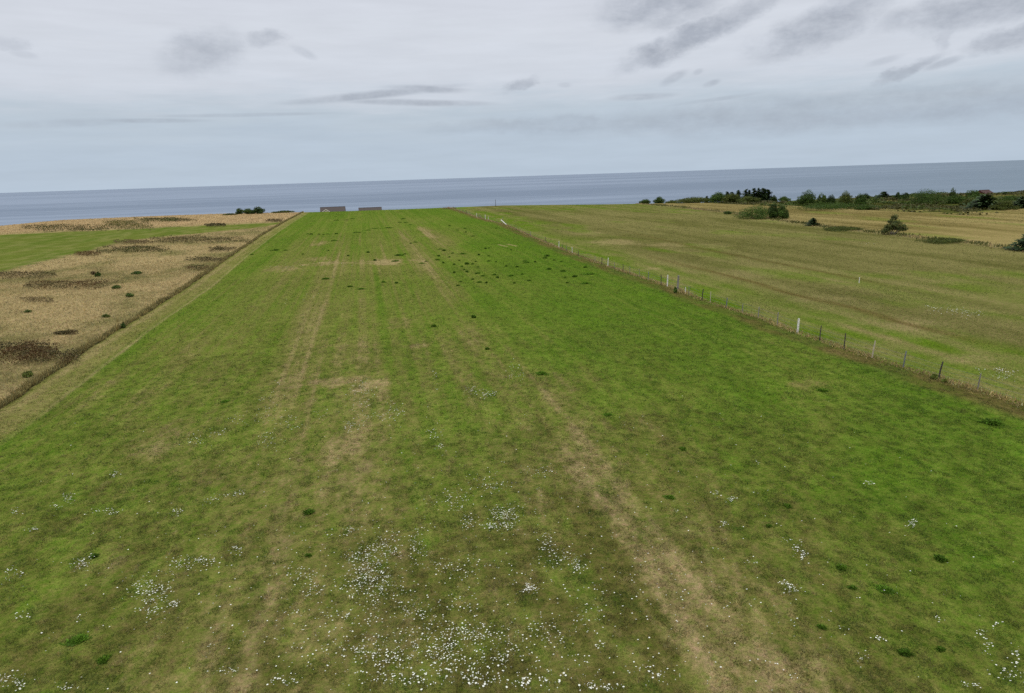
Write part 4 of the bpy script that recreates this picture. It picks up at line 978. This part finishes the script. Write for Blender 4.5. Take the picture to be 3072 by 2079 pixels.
# ------------------------------------------------------------------ houses below the crest
M_SHING = plain('asphalt_shingle', (.056, .047, .044), .9, .12, 4)
M_SIDE = plain('cream_siding', (.42, .39, .33), .7, .06, 4)
M_TRIM = plain('white_trim', (.62, .60, .55), .6, .05, 4)
M_GLASS = plain('window_glass', (.03, .04, .05), .15, .1, 2)
M_REDR = plain('dark_red_roof', (.045, .022, .020), .85, .2, 3)
M_REDW = plain('red_boards', (.13, .038, .030), .8, .2, 3)
def gable_prof(w, eave, ridge, t=0.0): return [(-w / 2, 0), (w / 2, 0), (w / 2, eave), (0, ridge), (-w / 2, eave)]
def house(label, px0, px1, ridge_py, Y, gable=None, depth=8.0, eave=2.5, pitch=2.6, mats=None, rz=0.0, cat='house', name='house', porch=True):
    wall_m, roof_m = mats or (M_SIDE, M_SHING)
    r0, r1 = ray(px0, ridge_py), ray(px1, ridge_py); t0 = Y / r0[1]
    A = r0 * t0; Bp = r1 * (Y / r1[1])
    L = Bp[0] - A[0]; zr = CAMH + (A[2] + Bp[2]) / 2; Hh = eave + pitch
    cx = (A[0] + Bp[0]) / 2; zb = zr - Hh
    h = empty(name, (cx, Y, zb), label, cat, rz=rz)
    mb = MB()                                    # gable walls face east and west; the ridge runs along x
    pr = gable_prof(depth, eave, Hh - .12)
    n = len(mb.v)
    for xx_ in (-L / 2 + .35, L / 2 - .35): mb.v += [(xx_, a, b) for a, b in pr]
    mb.f += [[n + i for i in (0, 1, 2, 3, 4)][::-1], [n + 5 + i for i in range(5)]]
    for i in range(5):
        j = (i + 1) % 5; mb.f.append([n + i, n + j, n + 5 + j, n + 5 + i])
    mb.box((0, 0, -1.5), (L - .8, depth - .1, 3.0))
    link('wall', mb.mesh('wall'), wall_m, h)
    mb = MB(); ov = .45; sl = pitch / (depth / 2); th = .16
    pr = [(-depth / 2 - ov, eave - ov * sl), (0, Hh), (depth / 2 + ov, eave - ov * sl), (depth / 2 + ov, eave - ov * sl + th), (0, Hh + th), (-depth / 2 - ov, eave - ov * sl + th)]
    n = len(mb.v)
    for xx_ in (-L / 2, L / 2): mb.v += [(xx_, a, b) for a, b in pr]
    mb.f += [[n + i for i in (0, 1, 4, 5)], [n + i for i in (1, 2, 3, 4)], [n + 6 + i for i in (5, 4, 1, 0)], [n + 6 + i for i in (4, 3, 2, 1)]]
    for i in range(6):
        j = (i + 1) % 6; mb.f.append([n + j, n + i, n + 6 + i, n + 6 + j])
    rf = link('roof', mb.mesh('roof'), roof_m, h)
    mb = MB(); mb.box((0, 0, Hh + th + .03), (L - .02, .3, .08)); link('ridge_cap', mb.mesh('ridge_cap'), roof_m, rf)
    if gable:
        gx, gw, gz = gable                      # local x, width, apex height below the ridge
        ga = Hh - gz; ge = ga - gw * .5 * .62; yf = -depth / 2 - .5
        mb = MB(); mb.prism([(gx - gw / 2, 0), (gx + gw / 2, 0), (gx + gw / 2, ge), (gx, ga), (gx - gw / 2, ge)], yf, -.5)
        link('gable_wall', mb.mesh('gable_wall'), wall_m, h)
        mb = MB(); o_ = .35; t = .14
        prof = [(gx - gw / 2 - o_, ge - o_ * .62), (gx, ga), (gx + gw / 2 + o_, ge - o_ * .62), (gx + gw / 2 + o_, ge - o_ * .62 + t), (gx, ga + t), (gx - gw / 2 - o_, ge - o_ * .62 + t)]
        n = 0
        for yy_ in (yf - .3, -.4): mb.v += [(a, yy_, b) for a, b in prof]
        mb.f += [[0, 1, 4, 5], [1, 2, 3, 4], [11, 10, 7, 6], [10, 9, 8, 7]]
        for i in range(6):
            j = (i + 1) % 6; mb.f.append([j, i, 6 + i, 6 + j])
        gr = link('gable_roof', mb.mesh('gable_roof'), roof_m, h)
        mb = MB(); t2 = .26
        for sgn in (-1, 1):
            q = [(gx, ga + t + .01), (gx + sgn * (gw / 2 + o_), ge - o_ * .62 + t + .01), (gx + sgn * (gw / 2 + o_), ge - o_ * .62 - t2 + t), (gx, ga - t2 + t)]
            n = len(mb.v); mb.v += [(a, yf - .36, b) for a, b in q] + [(a, yf - .30, b) for a, b in q]
            mb.f += [[n, n + 1, n + 2, n + 3], [n + 7, n + 6, n + 5, n + 4]] + [[n + i, n + (i + 1) % 4, n + 4 + (i + 1) % 4, n + 4 + i] for i in range(4)]
        link('bargeboard', mb.mesh('bargeboard'), M_TRIM, gr)
    for wx_ in ([-L * .32, L * .05, L * .3] if porch else [-L * .25, L * .25]):
        yy_ = -depth / 2 if not (gable and abs(wx_ - gable[0]) < gable[1] / 2) else -depth / 2 - .5
        mb = MB(); mb.box((wx_, yy_ - .03, eave * .58), (1.25, .10, 1.3)); w = link('window', mb.mesh('window'), M_TRIM, h)
        mb = MB(); mb.box((wx_, yy_ - .09, eave * .58), (1.05, .03, 1.1)); link('pane', mb.mesh('pane'), M_GLASS, w)
    if porch:
        mb = MB(); mb.box((L * .18, -depth / 2 - .04, 1.05), (.95, .09, 2.1)); d = link('door', mb.mesh('door'), M_TRIM, h)
        mb = MB(); mb.tube([(L * .18 + .35, -depth / 2 - .09, 1.0), (L * .18 + .35, -depth / 2 - .17, 1.0)], [.03, .04], 6); link('handle', mb.mesh('handle'), M_WIRE, d)
    return h
house('house roof with small pale gable showing over the crest of the hay field', 960, 1036, 621.5, 402, gable=(-3.6, 6.4, .95))
house('plain ridged house roof right of the gabled one on the crest', 1075, 1145, 623, 404)
rp = at(2953, 586)
house('small dark red building half hidden behind the seaside bushes', 2938, 2967, 571.0, float(rp[1]), depth=4.5, eave=1.9, pitch=1.1, mats=(M_REDW, M_REDR), cat='building', name='red_building', porch=False)

# ------------------------------------------------------------------ camera
cam = bpy.data.cameras.new('camera'); co = bpy.data.objects.new('camera', cam); COL.objects.link(co)
cam.sensor_width = 36; cam.lens = FPX / 3072 * 36; cam.clip_start = .5; cam.clip_end = 200000
R = Matrix([[_x[0], _x[1], _x[2]], [_y[0], _y[1], _y[2]], [_u[0], _u[1], _u[2]]])
co.matrix_world = Matrix.Translation((0, 0, CAMH)) @ R.to_4x4()
SC.camera = co

# ------------------------------------------------------------------ light and sky
SUN_EL, SUN_AZ = math.radians(52), math.radians(-150)     # behind the camera, to the left (azimuth from +Y)
sun = bpy.data.lights.new('sun', 'SUN'); so = bpy.data.objects.new('sun', sun); COL.objects.link(so)
sun.energy = 1.2; sun.angle = math.radians(14); sun.color = (1.0, .96, .88)
sd = Vector((math.sin(SUN_AZ) * math.cos(SUN_EL), math.cos(SUN_AZ) * math.cos(SUN_EL), math.sin(SUN_EL)))
so.rotation_euler = sd.to_track_quat('Z', 'Y').to_euler(); so.location = sd * 60

w = bpy.data.worlds.new('World'); SC.world = w; w.use_nodes = True
nt = w.node_tree; nt.nodes.clear(); N = nt.nodes.new; Lk = nt.links.new
out = N('ShaderNodeOutputWorld'); bg = N('ShaderNodeBackground'); Lk(bg.outputs[0], out.inputs[0])
sky = N('ShaderNodeTexSky'); sky.sky_type = 'NISHITA'; sky.sun_disc = False; sky.sun_elevation = SUN_EL; sky.sun_rotation = SUN_AZ
bg.inputs['Strength'].default_value = .10
def math_(op, a, b=None, c=None):
    n = N('ShaderNodeMath'); n.operation = op
    for i, v in enumerate((a, b, c)):
        if v is None: continue
        if isinstance(v, (int, float)): n.inputs[i].default_value = v
        else: Lk(v, n.inputs[i])
    return n.outputs[0]
tc = N('ShaderNodeTexCoord'); sp = N('ShaderNodeSeparateXYZ'); Lk(tc.outputs['Generated'], sp.inputs[0])
az = math_('ARCTAN2', sp.outputs['X'], sp.outputs['Y']); el = math_('ARCSINE', sp.outputs['Z'])
cb = N('ShaderNodeCombineXYZ'); Lk(az, cb.inputs[0]); Lk(el, cb.inputs[1])
def wnoise(sx, sy, det, rough=.55, off=0.0, vec=None):
    mp = N('ShaderNodeMapping'); mp.inputs['Scale'].default_value = (sx, sy, 1); mp.inputs['Location'].default_value = (off, off * .7, off)
    Lk(vec or cb.outputs[0], mp.inputs[0]); n = N('ShaderNodeTexNoise'); n.inputs['Scale'].default_value = 1; n.inputs['Detail'].default_value = det; n.inputs['Roughness'].default_value = rough
    Lk(mp.outputs[0], n.inputs['Vector']); return n
# overcast layer: pale blue near the horizon, whiter above, bright overhead
streak = wnoise(5, 42, 5, .6, 3.1)
eld = math_('MULTIPLY_ADD', math_('SUBTRACT', streak.outputs['Fac'], .5), .075, el)
ramp = N('ShaderNodeValToRGB'); Lk(math_('MULTIPLY', eld, 2 / math.pi), ramp.inputs['Fac'])
cr = ramp.color_ramp
while len(cr.elements) > 2: cr.elements.remove(cr.elements[1])
def c3(r, g, b, k=1.0): v = lin(r, g, b) * k; return (float(v[0]), float(v[1]), float(v[2]), 1)
stops = [(0.0, c3(184, 199, 215)), (.032, c3(184, 198, 213)), (.056, c3(189, 201, 213)), (.080, c3(209, 215, 225)), (.12, c3(213, 218, 227)), (.16, c3(211, 215, 225)), (.22, c3(217, 220, 229)), (.36, (1.25, 1.27, 1.32, 1)), (.6, (1.95, 1.95, 1.98, 1)), (1.0, (2.3, 2.3, 2.3, 1))]
cr.elements[0].position, cr.elements[0].color = stops[0]; cr.elements[1].position, cr.elements[1].color = stops[-1]
for p_, c_ in stops[1:-1]:
    e = cr.elements.new(p_); e.color = c_
# ragged grey cumulus scraps where the photo has them
warp = wnoise(22, 34, 5, .65, 1.7); wv = N('ShaderNodeVectorMath'); wv.operation = 'SUBTRACT'; Lk(warp.outputs['Color'], wv.inputs[0]); wv.inputs[1].default_value = (.5, .5, .5)
wm = N('ShaderNodeVectorMath'); wm.operation = 'MULTIPLY'; Lk(wv.outputs[0], wm.inputs[0]); wm.inputs[1].default_value = (.055, .026, 0)
wc = N('ShaderNodeVectorMath'); wc.operation = 'ADD'; Lk(cb.outputs[0], wc.inputs[0]); Lk(wm.outputs[0], wc.inputs[1])
def ae(px, py):
    r = ray(px, py); r = r / np.linalg.norm(r); return math.atan2(r[0], r[1]), math.asin(r[2])
S1 = 1 / 1.513
CL = [(1536 + a * S1, b * S1, c * S1, d * S1, e, f) for a, b, c, d, e, f in [
    (650, 40, 230, 70, -4, .75), (800, 175, 270, 45, -24, .95), (1030, 70, 170, 40, -30, .6), (1400, 120, 240, 65, -24, .8), (1570, 20, 150, 40, -15, .55), (1290, 195, 90, 22, -20, .6), (2080, 45, 280, 50, -8, .75), (2260, 175, 120, 34, -16, .7), (1960, 160, 60, 30, -60, .35),
    (1800, 320, 100, 22, -24, .6), (1960, 285, 60, 13, -18, .5), (35, 385, 75, 26, -22, .6), (735, 352, 55, 16, -28, .5), (845, 325, 20, 10, -20, .4), (905, 378, 34, 11, -18, .5), (590, 440, 130, 12, -3, .5), (240, 385, 28, 10, 0, .3), (1690, 275, 60, 12, -15, .3), (900, 455, 180, 8, -8, .4)]]
CL += [(a * S1, b * S1, c * S1, d * S1, e, f) for a, b, c, d, e, f in [
    (920, 235, 150, 70, -14, .55), (870, 275, 110, 30, -4, .4), (1215, 172, 80, 30, -4, .6), (1380, 238, 50, 15, 25, .35), (55, 207, 48, 20, 0, .35), (105, 246, 40, 12, 10, .3), (1700, 430, 330, 15, -6, .75), (1930, 404, 150, 14, 2, .7), (1900, 466, 290, 12, 1, .7), (690, 548, 190, 8, 0, .5), (1100, 522, 300, 7, -1, .4), (300, 560, 200, 14, -2, .35)]]
acc = None
CL += [(2560, 330, 760, 42, -4, .50), (1750, 372, 420, 20, -2, .40), (2900, 300, 300, 30, -5, .38)]
for px, py, rx, ry, rot, st in CL:
    a0, e0 = ae(px, py); a1, e1 = ae(px + 40 * math.cos(math.radians(rot)), py + 40 * math.sin(math.radians(rot)))
    mp = N('ShaderNodeMapping'); mp.vector_type = 'TEXTURE'
    mp.inputs['Location'].default_value = (a0, e0, 0); mp.inputs['Rotation'].default_value = (0, 0, math.atan2(e1 - e0, a1 - a0)); mp.inputs['Scale'].default_value = (rx / FPX * 1.25, ry / FPX * 1.35, 1)
    # thin streaks follow the wind, so they are warped less
    Lk((wc if ry > 13 else cb).outputs[0], mp.inputs[0])
    ln = N('ShaderNodeVectorMath'); ln.operation = 'LENGTH'; Lk(mp.outputs[0], ln.inputs[0])
    mr = N('ShaderNodeMapRange'); mr.interpolation_type = 'SMOOTHSTEP'; mr.inputs['From Min'].default_value = 1.15; mr.inputs['From Max'].default_value = .35; mr.inputs['To Max'].default_value = st
    Lk(ln.outputs['Value'], mr.inputs['Value'])
    acc = mr.outputs[0] if acc is None else math_('MAXIMUM', acc, mr.outputs[0])
rag = wnoise(30, 55, 6, .65, 6.3)
dens = math_('MULTIPLY', acc, math_('MULTIPLY_ADD', rag.outputs['Fac'], 2.1, -.12)); dens = math_('MINIMUM', dens, 1.0)
mix = N('ShaderNodeMix'); mix.data_type = 'RGBA'; Lk(math_('MULTIPLY', dens, .74), mix.inputs['Factor']); Lk(ramp.outputs[0], mix.inputs['A']); mix.inputs['B'].default_value = c3(152, 159, 172)
# faint wisps over the whole layer
wisp = wnoise(7, 60, 6, .6, 9.0)
sc2 = N('ShaderNodeVectorMath'); sc2.operation = 'SCALE'; Lk(mix.outputs['Result'], sc2.inputs[0]); Lk(math_('MULTIPLY_ADD', math_('SUBTRACT', wisp.outputs['Fac'], .5),   .20, 1.0), sc2.inputs['Scale'])
# thin cloud over the clear-sky model: one tenth of the blue sky still comes through (background strength is .1)
ten = N('ShaderNodeVectorMath'); ten.operation = 'SCALE'; Lk(sc2.outputs[0], ten.inputs[0]); ten.inputs['Scale'].default_value = 10.0
fin = N('ShaderNodeMix'); fin.data_type = 'RGBA'; fin.inputs['Factor'].default_value = .965; Lk(sky.outputs[0], fin.inputs['A']); Lk(ten.outputs[0], fin.inputs['B'])
Lk(fin.outputs['Result'], bg.inputs['Color'])
w.cycles.sampling_method = 'MANUAL'; w.cycles.sample_map_resolution = 512

vs = SC.view_settings; vs.view_transform = 'Standard'; vs.look = 'None'; vs.exposure = 0; vs.gamma = 1; vs.use_curve_mapping = False
SC.cycles.max_bounces = 5; SC.cycles.diffuse_bounces = 3; SC.cycles.transmission_bounces = 3; SC.cycles.use_denoising = False
